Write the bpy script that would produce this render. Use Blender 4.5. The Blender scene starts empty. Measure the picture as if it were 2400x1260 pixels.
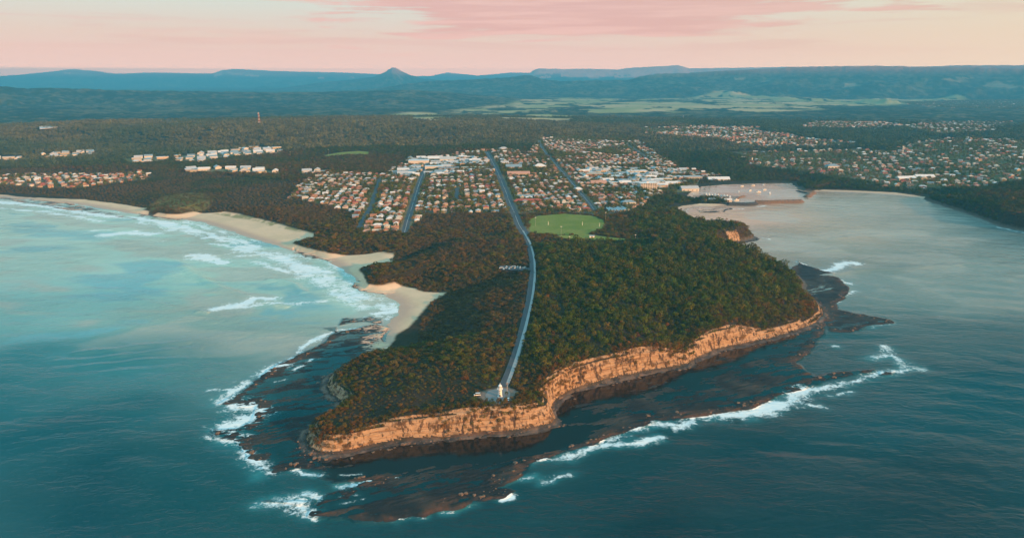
import bpy, math, random
import numpy as np
from mathutils import Vector
random.seed(7); rng = np.random.default_rng(11)
R_ = math.radians
SC = bpy.context.scene
COL = SC.collection

# ------------------------------------------------------------------ camera, sky, sun, exposure
CAM_H = 270.0
FPX = 1714.0                      # focal length in pixels of a 2400 px wide frame
PITCH = math.atan((630 - 187) / FPX)
cam = bpy.data.cameras.new('camera'); camo = bpy.data.objects.new('camera', cam); COL.objects.link(camo)
camo.location = (0, 0, CAM_H); camo.rotation_euler = (math.pi / 2 - PITCH, 0, 0)
cam.sensor_width = 36; cam.lens = 36 * FPX / 2400; cam.clip_start = 1; cam.clip_end = 90000
SC.camera = camo
SUN_EL = 12.0
SUN_AZ = 130.0                    # clockwise from +Y (the view direction): behind the camera, to its right
sv = Vector((math.sin(R_(SUN_AZ)) * math.cos(R_(SUN_EL)), math.cos(R_(SUN_AZ)) * math.cos(R_(SUN_EL)), math.sin(R_(SUN_EL))))
sl = bpy.data.lights.new('sun', 'SUN'); sl.energy = 4.7; sl.angle = R_(1.2); sl.color = (1.0, 0.47, 0.17)
so = bpy.data.objects.new('sun', sl); COL.objects.link(so)
so.rotation_euler = (-sv).to_track_quat('-Z', 'Y').to_euler(); so.location = (300, -300, 600)

SC.view_settings.view_transform = 'Standard'; SC.view_settings.look = 'None'
SC.view_settings.exposure = 0.80; SC.view_settings.gamma = 1.0; SC.view_settings.use_curve_mapping = False
SC.cycles.volume_bounces = 0; SC.cycles.max_bounces = 5; SC.cycles.diffuse_bounces = 2; SC.cycles.glossy_bounces = 3
SC.cycles.use_denoising = True

W = bpy.data.worlds.new('World'); SC.world = W; W.use_nodes = True

class NT:
    """small helper for node trees"""
    def __init__(s, tree): s.t = tree; s.n = tree.nodes; s.l = tree.links
    def new(s, ty, **kw):
        n = s.n.new(ty)
        for k, v in kw.items(): setattr(n, k, v)
        return n
    def link(s, a, b): s.l.new(a, b)
    def val(s, x, sock):
        if x is None: return
        if isinstance(x, bpy.types.NodeSocket): s.link(x, sock)
        else:
            try: sock.default_value = x
            except Exception: sock.default_value = (*x, 1.0)
    def math(s, op, a, b=None, c=None, clamp=False):
        n = s.new('ShaderNodeMath', operation=op); n.use_clamp = clamp
        s.val(a, n.inputs[0]); s.val(b, n.inputs[1]); s.val(c, n.inputs[2]); return n.outputs[0]
    def mix(s, f, a, b, mode='MIX'):
        n = s.new('ShaderNodeMix', data_type='RGBA', blend_type=mode)
        s.val(f, n.inputs['Factor']); s.val(a, n.inputs[6]); s.val(b, n.inputs[7]); return n.outputs[2]
    def ramp(s, f, stops, interp='LINEAR'):
        n = s.new('ShaderNodeValToRGB'); cr = n.color_ramp; cr.interpolation = interp
        while len(cr.elements) < len(stops): cr.elements.new(0.5)
        for e, (p, c) in zip(cr.elements, stops):
            e.position = p; e.color = (*c, 1) if len(c) == 3 else c
        s.val(f, n.inputs[0]); return n.outputs[0]
    def sstep(s, x, a, b):
        n = s.new('ShaderNodeMapRange', interpolation_type='SMOOTHSTEP'); s.val(x, n.inputs[0])
        n.inputs[1].default_value = a; n.inputs[2].default_value = b; return n.outputs[0]
    def noise(s, vec, scale, detail=4, rough=0.55, dist=0.0, out=0):
        n = s.new('ShaderNodeTexNoise'); s.val(vec, n.inputs['Vector']); n.inputs['Scale'].default_value = scale
        n.inputs['Detail'].default_value = detail; n.inputs['Roughness'].default_value = rough
        n.inputs['Distortion'].default_value = dist; return n.outputs[out]
    def mapping(s, vec, scale=(1, 1, 1), rot=(0, 0, 0), loc=(0, 0, 0)):
        n = s.new('ShaderNodeMapping'); s.val(vec, n.inputs['Vector'])
        n.inputs['Scale'].default_value = scale; n.inputs['Rotation'].default_value = rot; n.inputs['Location'].default_value = loc
        return n.outputs[0]

def build_world():
    t = NT(W.node_tree); t.n.clear()
    out = t.new('ShaderNodeOutputWorld'); bg = t.new('ShaderNodeBackground')
    geo = t.new('ShaderNodeTexCoord'); d = geo.outputs['Generated']
    sep = t.new('ShaderNodeSeparateXYZ'); t.link(d, sep.inputs[0]); X, Y, Z = sep.outputs
    sky = t.new('ShaderNodeTexSky', sky_type='NISHITA'); sky.sun_disc = False
    sky.sun_elevation = R_(SUN_EL); sky.sun_rotation = R_(SUN_AZ); sky.air_density = 1.3; sky.dust_density = 2.0
    grad = t.ramp(t.math('MAXIMUM', Z, 0.0), SKY_STOPS)
    # warmer, yellower towards the right of the view (north)
    side = t.sstep(X, 0.05, 0.75)
    low = t.math('SUBTRACT', 1.0, t.sstep(Z, 0.1, 0.35))
    grad = t.mix(t.math('MULTIPLY', t.math('MULTIPLY', side, low), 0.62), grad, (0.48, 0.38, 0.26))
    # streaks of cloud low over the ranges
    v = t.new('ShaderNodeCombineXYZ'); t.link(X, v.inputs[0]); t.link(t.math('MULTIPLY', Z, 11.0), v.inputs[1]); t.link(t.math('MULTIPLY', Y, 0.6), v.inputs[2])
    n1 = t.noise(v.outputs[0], 3.1, 7, 0.62, 0.35)
    v2 = t.new('ShaderNodeCombineXYZ'); t.link(X, v2.inputs[0]); t.link(t.math('MULTIPLY', Z, 26.0), v2.inputs[1]); t.link(t.math('MULTIPLY', X, 0.3), v2.inputs[2])
    n2 = t.noise(v2.outputs[0], 5.0, 6, 0.6, 0.2)
    n = t.math('ADD', t.math('MULTIPLY', n1, 0.65), t.math('MULTIPLY', n2, 0.35))
    cx = t.math('SUBTRACT', 1.0, t.math('MINIMUM', t.math('ABSOLUTE', t.math('MULTIPLY', t.math('SUBTRACT', X, 0.10), 2.1)), 1.0))
    cz = t.math('MULTIPLY', t.sstep(Z, 0.028, 0.085), t.math('SUBTRACT', 1.0, t.sstep(Z, 0.16, 0.35)))
    thr = t.math('ADD', n, t.math('MULTIPLY', t.math('MULTIPLY', cx, cz), 0.31))
    m = t.sstep(thr, 0.585, 0.655)
    v3 = t.new('ShaderNodeCombineXYZ'); t.link(X, v3.inputs[0]); t.link(t.math('MULTIPLY', Z, 17.0), v3.inputs[1]); t.link(t.math('MULTIPLY', Y, 0.5), v3.inputs[2])
    wisp = t.math('MULTIPLY', t.sstep(t.noise(v3.outputs[0], 2.2, 8, 0.66, 0.5), 0.50, 0.62), t.math('MULTIPLY', t.sstep(Z, 0.02, 0.05), 0.42))
    m = t.math('MAXIMUM', m, wisp)
    ccol = t.mix(t.sstep(n2, 0.42, 0.62), (0.42, 0.225, 0.215), (0.47, 0.27, 0.25))
    ccol = t.mix(t.math('MULTIPLY', side, 0.6), ccol, (0.38, 0.27, 0.21))
    lowm = t.math('SUBTRACT', 1.0, t.sstep(Z, 0.18, 0.4))
    grad = t.mix(t.math('MULTIPLY', t.math('MULTIPLY', m, lowm), 0.85), grad, ccol)
    # the sky as it stands above the layer of air: what the haze takes away on the long low paths is there beyond it
    path = t.math('MINIMUM', t.math('DIVIDE', AIR_TOP - CAM_H, t.math('MAXIMUM', Z, 0.001)), 33000.0)
    T = t.math('EXPONENT', t.math('MULTIPLY', path, -AIR))
    cs = t.new('ShaderNodeCombineXYZ'); [t.link(t.math('MULTIPLY', t.math('SUBTRACT', 1.0, T), AIR_S[i]), cs.inputs[i]) for i in range(3)]
    vs = t.new('ShaderNodeVectorMath', operation='SUBTRACT'); t.link(grad, vs.inputs[0]); t.link(cs.outputs[0], vs.inputs[1])
    vd = t.new('ShaderNodeVectorMath', operation='SCALE'); t.link(vs.outputs[0], vd.inputs[0]); t.link(t.math('DIVIDE', 1.0, T), vd.inputs['Scale'])
    vm = t.new('ShaderNodeVectorMath', operation='MAXIMUM'); t.link(vd.outputs[0], vm.inputs[0]); vm.inputs[1].default_value = (0, 0, 0)
    grad = t.mix(t.sstep(Z, -0.03, -0.002), (0.02, 0.10, 0.13), vm.outputs[0])
    add = t.new('ShaderNodeVectorMath', operation='MULTIPLY_ADD')
    t.link(sky.outputs[0], add.inputs[0]); add.inputs[1].default_value = (0.04, 0.04, 0.04); t.link(t.mix(1.0, grad, (SKY_K,) * 3, 'MULTIPLY'), add.inputs[2])
    t.link(add.outputs[0], bg.inputs[0]); bg.inputs[1].default_value = 0.10
    t.link(bg.outputs[0], out.inputs[0])
SKY_K = 10.0                      # the background runs at strength 0.1, so colours are given times ten
SKY_STOPS = [(0.0, (0.455, 0.292, 0.270)), (0.03, (0.455, 0.300, 0.272)), (0.055, (0.43, 0.325, 0.285)), (0.09, (0.38, 0.38, 0.345)), (0.115, (0.34, 0.38, 0.36)), (0.16, (0.13, 0.25, 0.26)),
             (0.26, (0.015, 0.20, 0.24)), (0.45, (0.008, 0.16, 0.19)), (0.7, (0.16, 0.40, 0.50)), (1.0, (0.50, 0.84, 1.0))]  # top stops, unseen above the frame, brightened to light ground and haze
AIR = 7.4e-5; AIR_TOP = 745.0; AIR_S = (0.03, 0.15, 0.22)      # density and top of the haze box, and the light it scatters
build_world()

# ------------------------------------------------------------------ geometry helpers
cP, sP = math.cos(PITCH), math.sin(PITCH)
def un(px, py, z=0.0):
    """ground point seen at pixel (px, py) of the 2400 x 1260 frame when the ground there lies at height z"""
    px = np.asarray(px, float); py = np.asarray(py, float)
    dy = FPX * cP + (630 - py) * sP; dz = -FPX * sP + (630 - py) * cP
    t = (CAM_H - z) / (-dz)
    return (px - 1200) * t, dy * t
def crest(px, py, r):
    """azimuth and height of a far crest at range r"""
    dx = px - 1200; dy = FPX * cP + (630 - py) * sP; dz = -FPX * sP + (630 - py) * cP
    return math.atan2(dx, dy), CAM_H + r * dz / math.hypot(dx, dy)
def poly(pts, z=0.0):
    a = np.array(pts, float); x, y = un(a[:, 0], a[:, 1], z); return np.stack([x, y], 1)

def hash2(ix, iy, seed):
    h = (ix.astype(np.int64) * 374761393 + iy.astype(np.int64) * 668265263 + seed * 1442695041) & 0xffffffff
    h = ((h ^ (h >> 13)) * 1274126177) & 0xffffffff
    h = ((h ^ (h >> 16)) * 2246822519) & 0xffffffff
    return ((h ^ (h >> 15)) & 0xffffff).astype(np.float32) / np.float32(0xffffff)
def vnoise(x, y, seed=0):
    ix = np.floor(x); iy = np.floor(y); fx = (x - ix).astype(np.float32); fy = (y - iy).astype(np.float32)
    fx = fx * fx * (3 - 2 * fx); fy = fy * fy * (3 - 2 * fy)
    a = hash2(ix, iy, seed); b = hash2(ix + 1, iy, seed); c = hash2(ix, iy + 1, seed); d = hash2(ix + 1, iy + 1, seed)
    return (a + (b - a) * fx) * (1 - fy) + (c + (d - c) * fx) * fy
def fbm(x, y, scale, octv=4, seed=0, gain=0.5):
    s = 0; a = 1; tot = 0; f = 1.0 / scale
    for o in range(octv):
        s = s + a * vnoise(x * f + 17.3 * o, y * f - 9.1 * o, seed + o); tot += a; a *= gain; f *= 2.03
    return s / tot * 2 - 1            # -1 .. 1
def ss(x, a, b):
    t = np.clip((x - a) / (b - a), 0, 1); return t * t * (3 - 2 * t)
def inpoly(x, y, P):
    res = np.zeros(x.shape, bool); n = len(P)
    bb = (x > P[:, 0].min()) & (x < P[:, 0].max()) & (y > P[:, 1].min()) & (y < P[:, 1].max())
    xs, ys = x[bb], y[bb]; r = np.zeros(xs.shape, bool)
    for i in range(n):
        x1, y1 = P[i]; x2, y2 = P[(i + 1) % n]
        if y1 == y2: continue
        c = (y1 > ys) != (y2 > ys)
        r ^= c & (xs < (x2 - x1) * (ys - y1) / (y2 - y1) + x1)
    res[bb] = r; return res
def dist_line(x, y, P, closed=False, along=False):
    """distance to a polyline; along: also the index of the nearest point along it"""
    n = len(P); best = np.full(x.shape, 1e18, np.float32); idx = np.zeros(x.shape, np.float32)
    x = x.astype(np.float32); y = y.astype(np.float32)
    for i in range(n if closed else n - 1):
        x1, y1 = P[i]; x2, y2 = P[(i + 1) % n]; dx, dy = x2 - x1, y2 - y1; L = dx * dx + dy * dy + 1e-9
        t = np.clip(((x - x1) * dx + (y - y1) * dy) / L, 0, 1)
        d = (x - x1 - t * dx) ** 2 + (y - y1 - t * dy) ** 2
        m = d < best; best[m] = d[m]; idx[m] = i + t[m]
    d = np.sqrt(best); return (d, idx) if along else d
def near_box(x, y, P, pad):
    return (x > P[:, 0].min() - pad) & (x < P[:, 0].max() + pad) & (y > P[:, 1].min() - pad) & (y < P[:, 1].max() + pad)
def dline(x, y, P, pad, closed=False):
    m = near_box(x, y, P, pad); d = np.full(x.shape, 1e6, np.float32)
    if m.any(): d[m] = dist_line(x[m], y[m], P, closed)
    return d

# ------------------------------------------------------------------ the coast, traced round the headland (pixel, pixel, kind, platform under it)
COAST = [(-1500, 418, 'b'), (-400, 446, 'b'), (0, 462, 'b'), (100, 470, 'b'), (200, 482, 'b'), (290, 498, 'b'), (335, 503, 'r'),
         (380, 511, 'r'), (430, 514, 'b'), (475, 522, 'b'), (525, 536, 'b'), (580, 555, 'b'), (640, 574, 'b'), (690, 588, 'r'),
         (735, 600, 'r'), (765, 610, 'b'), (800, 630, 'b'), (835, 652, 'r'), (850, 680, 'r'), (895, 690, 'b'), (925, 704, 'b'),
         (934, 722, 'b'), (925, 740, 'b'), (905, 755, 'b'), (897, 785, 'b'), (889, 812, 'b'), (880, 832, 'c'), (832, 846, 'c'),
         (780, 868, 'c'), (757, 890, 'c'), (750, 912, 'c'), (762, 935, 'c'), (782, 948, 'c'), (786, 958, 'c'),
         (757, 985, 'c'), (712, 1012, 'c'), (700, 1035, 'c'), (714, 1060, 'c'), (742, 1074, 'c'), (782, 1074, 'c'), (830, 1065, 'c'),
         (900, 1050, 'c'), (1000, 1040, 'c'), (1100, 1030, 'c'), (1180, 1021, 'c'), (1255, 1009, 'c'), (1296, 998, 'c'),
         (1306, 984, 'c'), (1298, 962, 'c'), (1312, 944, 'c'), (1352, 920, 'c'), (1410, 903, 'c'), (1480, 888, 'c'), (1550, 872, 'c'),
         (1615, 858, 'c'), (1650, 840, 'c'), (1690, 825, 'c'), (1770, 808, 'c'), (1850, 790, 'c'), (1905, 767, 'c'), (1936, 742, 'c'),
         (1934, 722, 'c'), (1915, 704, 'c'), (1893, 690, 'r'), (1887, 668, 'r'), (1868, 646, 'r'), (1790, 624, 'r'), (1705, 602, 'r'),
         (1678, 584, 'r'), (1700, 574, 'r'), (1728, 570, 'c'), (1745, 567, 'r'), (1773, 560, 'r'), (1768, 548, 'r'), (1700, 538, 'r'), (1640, 526, 'r'),
         (1606, 506, 'r'), (1598, 492, 'b'), (1625, 485, 'b'), (1668, 486, 'b'), (1716, 480, 'r'), (1722, 473, 'r'), (1690, 466, 'r'),
         (1655, 463, 'r'), (1630, 462, 'b'), (1618, 455, 'b'), (1640, 440, 'b'), (1700, 433, 'b'), (1790, 430, 'b'), (1850, 430, 'b'),
         (1866, 438, 'r'), (1882, 447, 'r'), (1920, 449, 'b'), (2000, 451, 'b'), (2090, 456, 'b'), (2155, 463, 'b'), (2180, 474, 'r'),
         (2230, 490, 'r'), (2290, 510, 'r'), (2340, 530, 'r'), (2400, 542, 'r'), (2600, 575, 'r'), (3000, 620, 'r')]
CP = poly([c[:2] for c in COAST])
CK = [c[2] for c in COAST]
# close the land far inland and off to both sides
LAND = np.vstack([CP, [[9000, 1500], [90000, 6000], [90000, 90000], [-90000, 90000], [-90000, 9000], [-9000, 3500]]])

# heights of the ground inland: (px, py, z)
CTRL = [(1172, 928, 23), (1000, 930, 21), (850, 960, 16), (760, 1000, 18), (722, 1006, 17), (745, 1048, 11), (850, 1005, 19), (950, 968, 23), (1100, 962, 25), (1230, 950, 25), (785, 880, 15), (1100, 850, 25), (900, 850, 17), (800, 870, 11),
        (790, 905, 13), (1300, 850, 27), (1500, 790, 30), (1660, 760, 29), (1700, 700, 33), (1850, 730, 19), (1905, 722, 14), (1450, 650, 33),
        (1700, 630, 27), (1850, 640, 16), (1300, 650, 30), (1262, 915, 26), (1400, 830, 26), (1100, 690, 22), (1020, 720, 10), (960, 780, 12),
        (1000, 640, 22), (940, 640, 15), (1050, 690, 9), (1230, 560, 22), (1100, 560, 20), (960, 580, 10), (830, 570, 12), (900, 575, 12),
        (1330, 525, 18), (1430, 550, 18), (1420, 510, 18), (1500, 540, 20), (1650, 550, 36), (1735, 553, 32), (1700, 548, 37), (1620, 535, 26), (1620, 510, 14), (950, 500, 16),
        (1200, 495, 19), (1400, 480, 16), (1500, 445, 11), (1000, 400, 24), (1140, 358, 38), (1270, 350, 38), (1450, 330, 36),
        (1600, 440, 5), (1640, 472, 3), (1680, 474, 3), (1700, 420, 4), (1820, 420, 4), (700, 460, 20), (740, 510, 12), (500, 480, 16),
        (420, 470, 18), (380, 480, 10), (420, 445, 16), (620, 440, 17), (300, 450, 8), (200, 455, 6), (100, 445, 6), (0, 445, 5),
        (-300, 430, 6), (200, 415, 8), (0, 390, 10), (0, 312, 62), (240, 292, 76), (120, 340, 30), (400, 300, 72), (300, 350, 22),
        (620, 291, 80), (500, 350, 26), (800, 289, 80), (800, 340, 38), (1000, 290, 78), (1000, 340, 38), (1200, 299, 70), (1090, 290, 74), (480, 296, 74), (700, 290, 80), (900, 289, 80), (400, 390, 13),
        (700, 385, 18), (900, 375, 24), (1380, 300, 52), (1600, 385, 14), (1750, 400, 10), (1700, 365, 34), (1720, 325, 42), (1560, 310, 42),
        (1900, 385, 22), (1950, 425, 14), (2200, 430, 14), (2290, 350, 44), (2100, 335, 38), (2200, 300, 50), (1900, 305, 50), (2390, 400, 30),
        (2360, 475, 34), (2300, 492, 20), (2420, 500, 34), (2000, 275, 52), (2200, 255, 50), (1700, 280, 50), (1500, 296, 48), (2500, 450, 30),
        (2390, 330, 44), (1850, 345, 30), (2000, 440, 7), (2120, 448, 7)]
CT = np.array(CTRL, float)
_cx, _cy = un(CT[:, 0], CT[:, 1], 0)
_k = (CAM_H - CT[:, 2]) / CAM_H
_cx, _cy = _cx * _k, _cy * _k
CTA = np.arctan2(_cx, _cy); CTL = np.log(np.hypot(_cx, _cy)) * 0.6

# tables on an (azimuth, log range) lattice
LA = np.radians(np.linspace(-62, 62, 420)); LL = np.log(np.geomspace(300, 7000, 330)) * 0.6
ga, gl = np.meshgrid(LA, LL, indexing='ij')
num = 0; den = 0
for a_, l_, z_ in zip(CTA, CTL, CT[:, 2]):
    w = 1 / (((ga - a_) ** 2 + (gl - l_) ** 2) + 0.0004) ** 1.6
    num = num + w * z_; den = den + w
PLAT = (num / den).astype(np.float32)
def plateau(az, r):
    ia = np.clip(np.interp(az, LA, np.arange(len(LA))), 0, len(LA) - 1.001); il = np.clip(np.interp(np.log(r) * 0.6, LL, np.arange(len(LL))), 0, len(LL) - 1.001)
    i = ia.astype(int); j = il.astype(int); fa = ia - i; fl = il - j
    return (PLAT[i, j] * (1 - fa) + PLAT[i + 1, j] * fa) * (1 - fl) + (PLAT[i, j + 1] * (1 - fa) + PLAT[i + 1, j + 1] * fa) * fl

# far ranges: (range m, front width, back width, crest polyline in pixels)
RANGES = [
    (30000, 5000, 3000, [(-200, 178), (0, 178), (50, 175), (120, 168), (165, 162), (220, 166), (270, 173), (360, 170), (450, 172), (500, 172), (520, 165), (545, 162), (640, 166), (700, 168), (800, 170), (870, 173), (960, 179), (1010, 178), (1050, 170), (1120, 177), (1160, 174), (1200, 170), (1260, 172), (1330, 178), (1500, 182)]),
    (24000, 2500, 2500, [(1190, 190), (1235, 178), (1252, 162), (1262, 159), (1340, 161), (1380, 160), (1450, 162), (1470, 158), (1530, 155), (1590, 151), (1615, 159), (1700, 158), (1870, 155), (2000, 160), (2400, 160)]),
    (19000, 2600, 2500, [(560, 213), (640, 210), (700, 200), (760, 192), (830, 186), (875, 180), (897, 171), (912, 162), (918, 158), (928, 158), (938, 165), (958, 174), (985, 183), (1020, 187), (1080, 191), (1200, 200)]),
    (13500, 2800, 2500, [(780, 214), (880, 208), (940, 198), (1000, 190), (1100, 186), (1190, 181), (1230, 176), (1245, 176), (1270, 185), (1310, 190), (1400, 188), (1470, 187), (1510, 177), (1545, 172), (1610, 171), (1680, 166), (1760, 163), (1850, 157), (1900, 155), (2050, 153), (2130, 155), (2180, 156), (2260, 157), (2400, 160), (2600, 158)]),
    (17000, 2000, 2500, [(1600, 170), (1800, 160), (2080, 155), (2170, 155), (2260, 152), (2400, 152), (2600, 150)]),
    (9000, 1500, 1400, [(-300, 198), (0, 203), (60, 208), (140, 206), (250, 211), (420, 214), (640, 217), (800, 215), (960, 211), (1050, 216), (1150, 226), (1300, 240)]),
]
def far_height(az, r, x, y):
    h = 24 + 40 * fbm(x, y, 1500, 5, 5) * (0.35 + 0.65 * ss(az, 0.0, -0.1)) + 40 * ss(r, 6500, 10000) * (fbm(x, y, 2600, 3, 9) * 0.5 + 0.3) * ss(az, 0.05, -0.12)
    for k, (rc, wf, wb, pts) in enumerate(RANGES):
        ca = [crest(px, py, rc) for px, py in pts]
        A = np.array([c[0] for c in ca]); Z = np.array([c[1] for c in ca])
        zc = np.interp(az, A, Z, left=Z[0], right=Z[-1]); cov = ss(az, A[0] - 0.004, A[0] + 0.01) * (1 - ss(az, A[-1] - 0.01, A[-1] + 0.004))
        if pts[0][0] < 0: cov = 1 - ss(az, A[-1] - 0.01, A[-1] + 0.004)
        if pts[-1][0] > 2390: cov = ss(az, A[0] - 0.004, A[0] + 0.01)
        spur = fbm(x, y, wf * 0.45, 5, 31 + k) * 0.42 + fbm(x, y, wf * 0.14, 3, 61 + k) * 0.18
        t = (rc - r) / wf; tb = (r - rc) / wb
        steep = 1.3 if rc not in (24000, 13500) else 1.0
        f = np.where(t > 0, np.clip(1 - (t * (1 + spur * 1.6)) , 0, 1) ** (1.0 / 0.62 if steep > 1.1 else 1.9), np.clip(1 - tb, 0, 1) ** 0.8)
        if rc in (24000, 13500):      # sandstone rim: a sheer band under the crest
            f = np.where(t > 0, np.where(t < 0.04, 1 - t * 5.0, 0.80 * np.clip(1 - (t - 0.04) * (1 + spur * 1.8), 0, 1) ** 1.7), f)
        h = np.maximum(h, (zc - 20) * f * cov + 20)
    return h
def terrain(az, r, x, y):
    """ground height, signed distance inland and kind weight"""
    d = np.full(x.shape, 4000, np.float32); kc = np.zeros(x.shape, np.float32); kb = np.zeros(x.shape, np.float32)
    m = r < 3600
    xm, ym = x[m], y[m]
    wob = 3.2 * fbm(xm, ym, 26, 4, 3) + 5 * fbm(xm, ym, 75, 2, 8)
    dm, im = dist_line(xm, ym, CP, False, True)
    mf = r >= 3600; d[mf] = np.where(inpoly(x[mf], y[mf], LAND), 4000, -4000); ins = inpoly(xm, ym, LAND)
    sd = np.where(ins, dm, -dm)
    K = {'c': 0.0, 'r': 1.0, 'b': 2.0}
    kk = np.array([K[k] for k in CK] + [1.0]); i0 = np.clip(im.astype(int), 0, len(kk) - 2)
    fr = im - i0; kc_m = (kk[i0] == 0) * (1 - fr) + (kk[i0 + 1] == 0) * fr; kb_m = (kk[i0] == 2) * (1 - fr) + (kk[i0 + 1] == 2) * fr
    sd = sd + wob * (1 - 0.75 * kb_m) * np.clip(1 - np.abs(sd) / 60, 0, 1)
    d[m] = sd; kc[m] = kc_m; kb[m] = kb_m
    P = np.where(r < 6500, plateau(az, np.minimum(r, 6900)), 0)
    near = P + 2.2 * fbm(x, y, 90, 4, 12) * ss(P, 4, 14) + 7 * fbm(x, y, 420, 3, 14) * ss(r, 1700, 3000)
    for G, wd, dp in GULLIES:
        mm = near_box(x, y, G, wd * 3)
        if mm.any(): near[mm] -= dp * np.exp(-(dist_line(x[mm], y[mm], G) / wd) ** 2)
    near = np.maximum(near, 1.5)
    fa = ss(r, 4250, 5000); 
    far = np.zeros_like(near); mf = r > 4300
    far[mf] = far_height(az[mf], r[mf], x[mf], y[mf])
    top = near * (1 - fa) + far * fa
    # shore profiles
    e = np.maximum(d, 0)
    shelf = np.minimum(0.3 * e, 1.8)                                            # boulders at the foot of the cliff
    drop = 3.5 + 4.5 * ss(x, 60, 200)
    cl = shelf + (top - drop - shelf) * (0.75 * ss(e, 3, 12) + 0.25 * ss(e, 8, 17)) + drop * ss(e, 14, 80)          # cliff, then a slope falling to its edge
    stp = 3.1
    q = cl / stp + 0.25 * fbm(x, y, 40, 2, 77)
    cl = np.where((e > 3) & (e < 14), cl * 0.45 + 0.55 * stp * (np.floor(q) + ss(q - np.floor(q), 0.55, 1.0)), cl)
    bank = top * ss(e, 0, 22) * 0.85 + 0.15 * top * ss(e, 30, 110)
    bch = np.minimum(0.055 * e, 2.4) + (top - 2.4) * ss(e, 58, 120)
    wr = np.clip(1 - kc - kb, 0, 1)
    h = cl * kc + bank * wr + np.maximum(bch, 0) * kb
    h = np.where(d > 0, h, np.maximum(d * 0.12, -6) - 0.3)
    return h, d, kc, kb
GULLIES = [(poly([(925, 600), (990, 583), (1080, 560), (1160, 552)], 12), 26, 8), (poly([(1040, 690), (1100, 670), (1170, 655), (1235, 650)], 16), 24, 7),
           (poly([(905, 800), (960, 770), (1040, 745), (1120, 730)], 14), 22, 5), (poly([(1650, 850), (1600, 800), (1560, 760)], 20), 25, 8),
           (poly([(1300, 960), (1250, 920), (1235, 880)], 20), 12, 4), (poly([(1860, 790), (1780, 760), (1740, 730)], 20), 26, 6)]

# ------------------------------------------------------------------ the one sheet of ground, its classes, and the rock platforms
REEFS = [
    poly([(880, 760), (800, 775), (720, 818), (650, 850), (590, 890), (535, 930), (517, 944), (560, 950), (610, 945), (600, 975), (560, 1000), (500, 1008),
          (500, 1022), (560, 1040), (590, 1072), (640, 1110), (700, 1100), (751, 1110), (860, 1100), (960, 1085), (1000, 1000), (860, 960), (900, 800), (905, 770)]),
    poly([(770, 1160), (730, 1195), (725, 1205), (790, 1212), (850, 1221), (930, 1216), (1000, 1212), (1050, 1196), (1110, 1182), (1180, 1168), (1200, 1152),
          (1165, 1142), (1205, 1122), (1215, 1112), (1250, 1082), (1330, 1062), (1400, 1042), (1470, 1012), (1540, 987), (1600, 985), (1660, 976), (1725, 966),
          (1790, 940), (1815, 930), (1880, 912), (1898, 902), (1960, 890), (2010, 880), (2050, 872), (2060, 862), (1990, 868), (1905, 880), (1870, 850), (1930, 790), (1950, 750),
          (1930, 730), (1700, 780), (1300, 900), (1250, 1000), (760, 1060), (745, 1120), (870, 1125)]),
    poly([(1870, 612), (1905, 625), (1950, 640), (1990, 668), (1988, 690), (1965, 712), (1955, 735), (1935, 760), (1900, 740), (1870, 690), (1850, 640)]),
    poly([(1950, 722), (2010, 735), (2090, 748), (2096, 757), (2050, 760), (1990, 778), (1940, 778), (1925, 745)]),
    poly([(1700, 560), (1762, 553), (1782, 560), (1740, 572), (1690, 576)]),
    poly([(608, 1172), (660, 1168), (735, 1172), (735, 1182), (650, 1182), (608, 1178)]),
    poly([(2056, 868), (2098, 868), (2095, 879), (2062, 880)]),
    poly([(-50, 455), (0, 462), (130, 470), (240, 492), (330, 515), (300, 512), (130, 488), (0, 466)]),
    poly([(330, 498), (420, 508), (425, 516), (350, 514), (322, 508)]),
    poly([(690, 582), (760, 596), (800, 604), (770, 612), (720, 604), (685, 592)]),
    poly([(830, 662), (880, 664), (930, 680), (900, 690), (850, 680), (822, 672)]),
    poly([(800, 745), (870, 740), (905, 745), (895, 758), (830, 758), (760, 770), (800, 780), (780, 790)]),
    poly([(1635, 492), (1700, 486), (1730, 488), (1690, 498), (1640, 498)]),
]
su = np.array(un(1180, 1120)) - np.array(un(850, 1190)); su /= np.linalg.norm(su)
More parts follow.
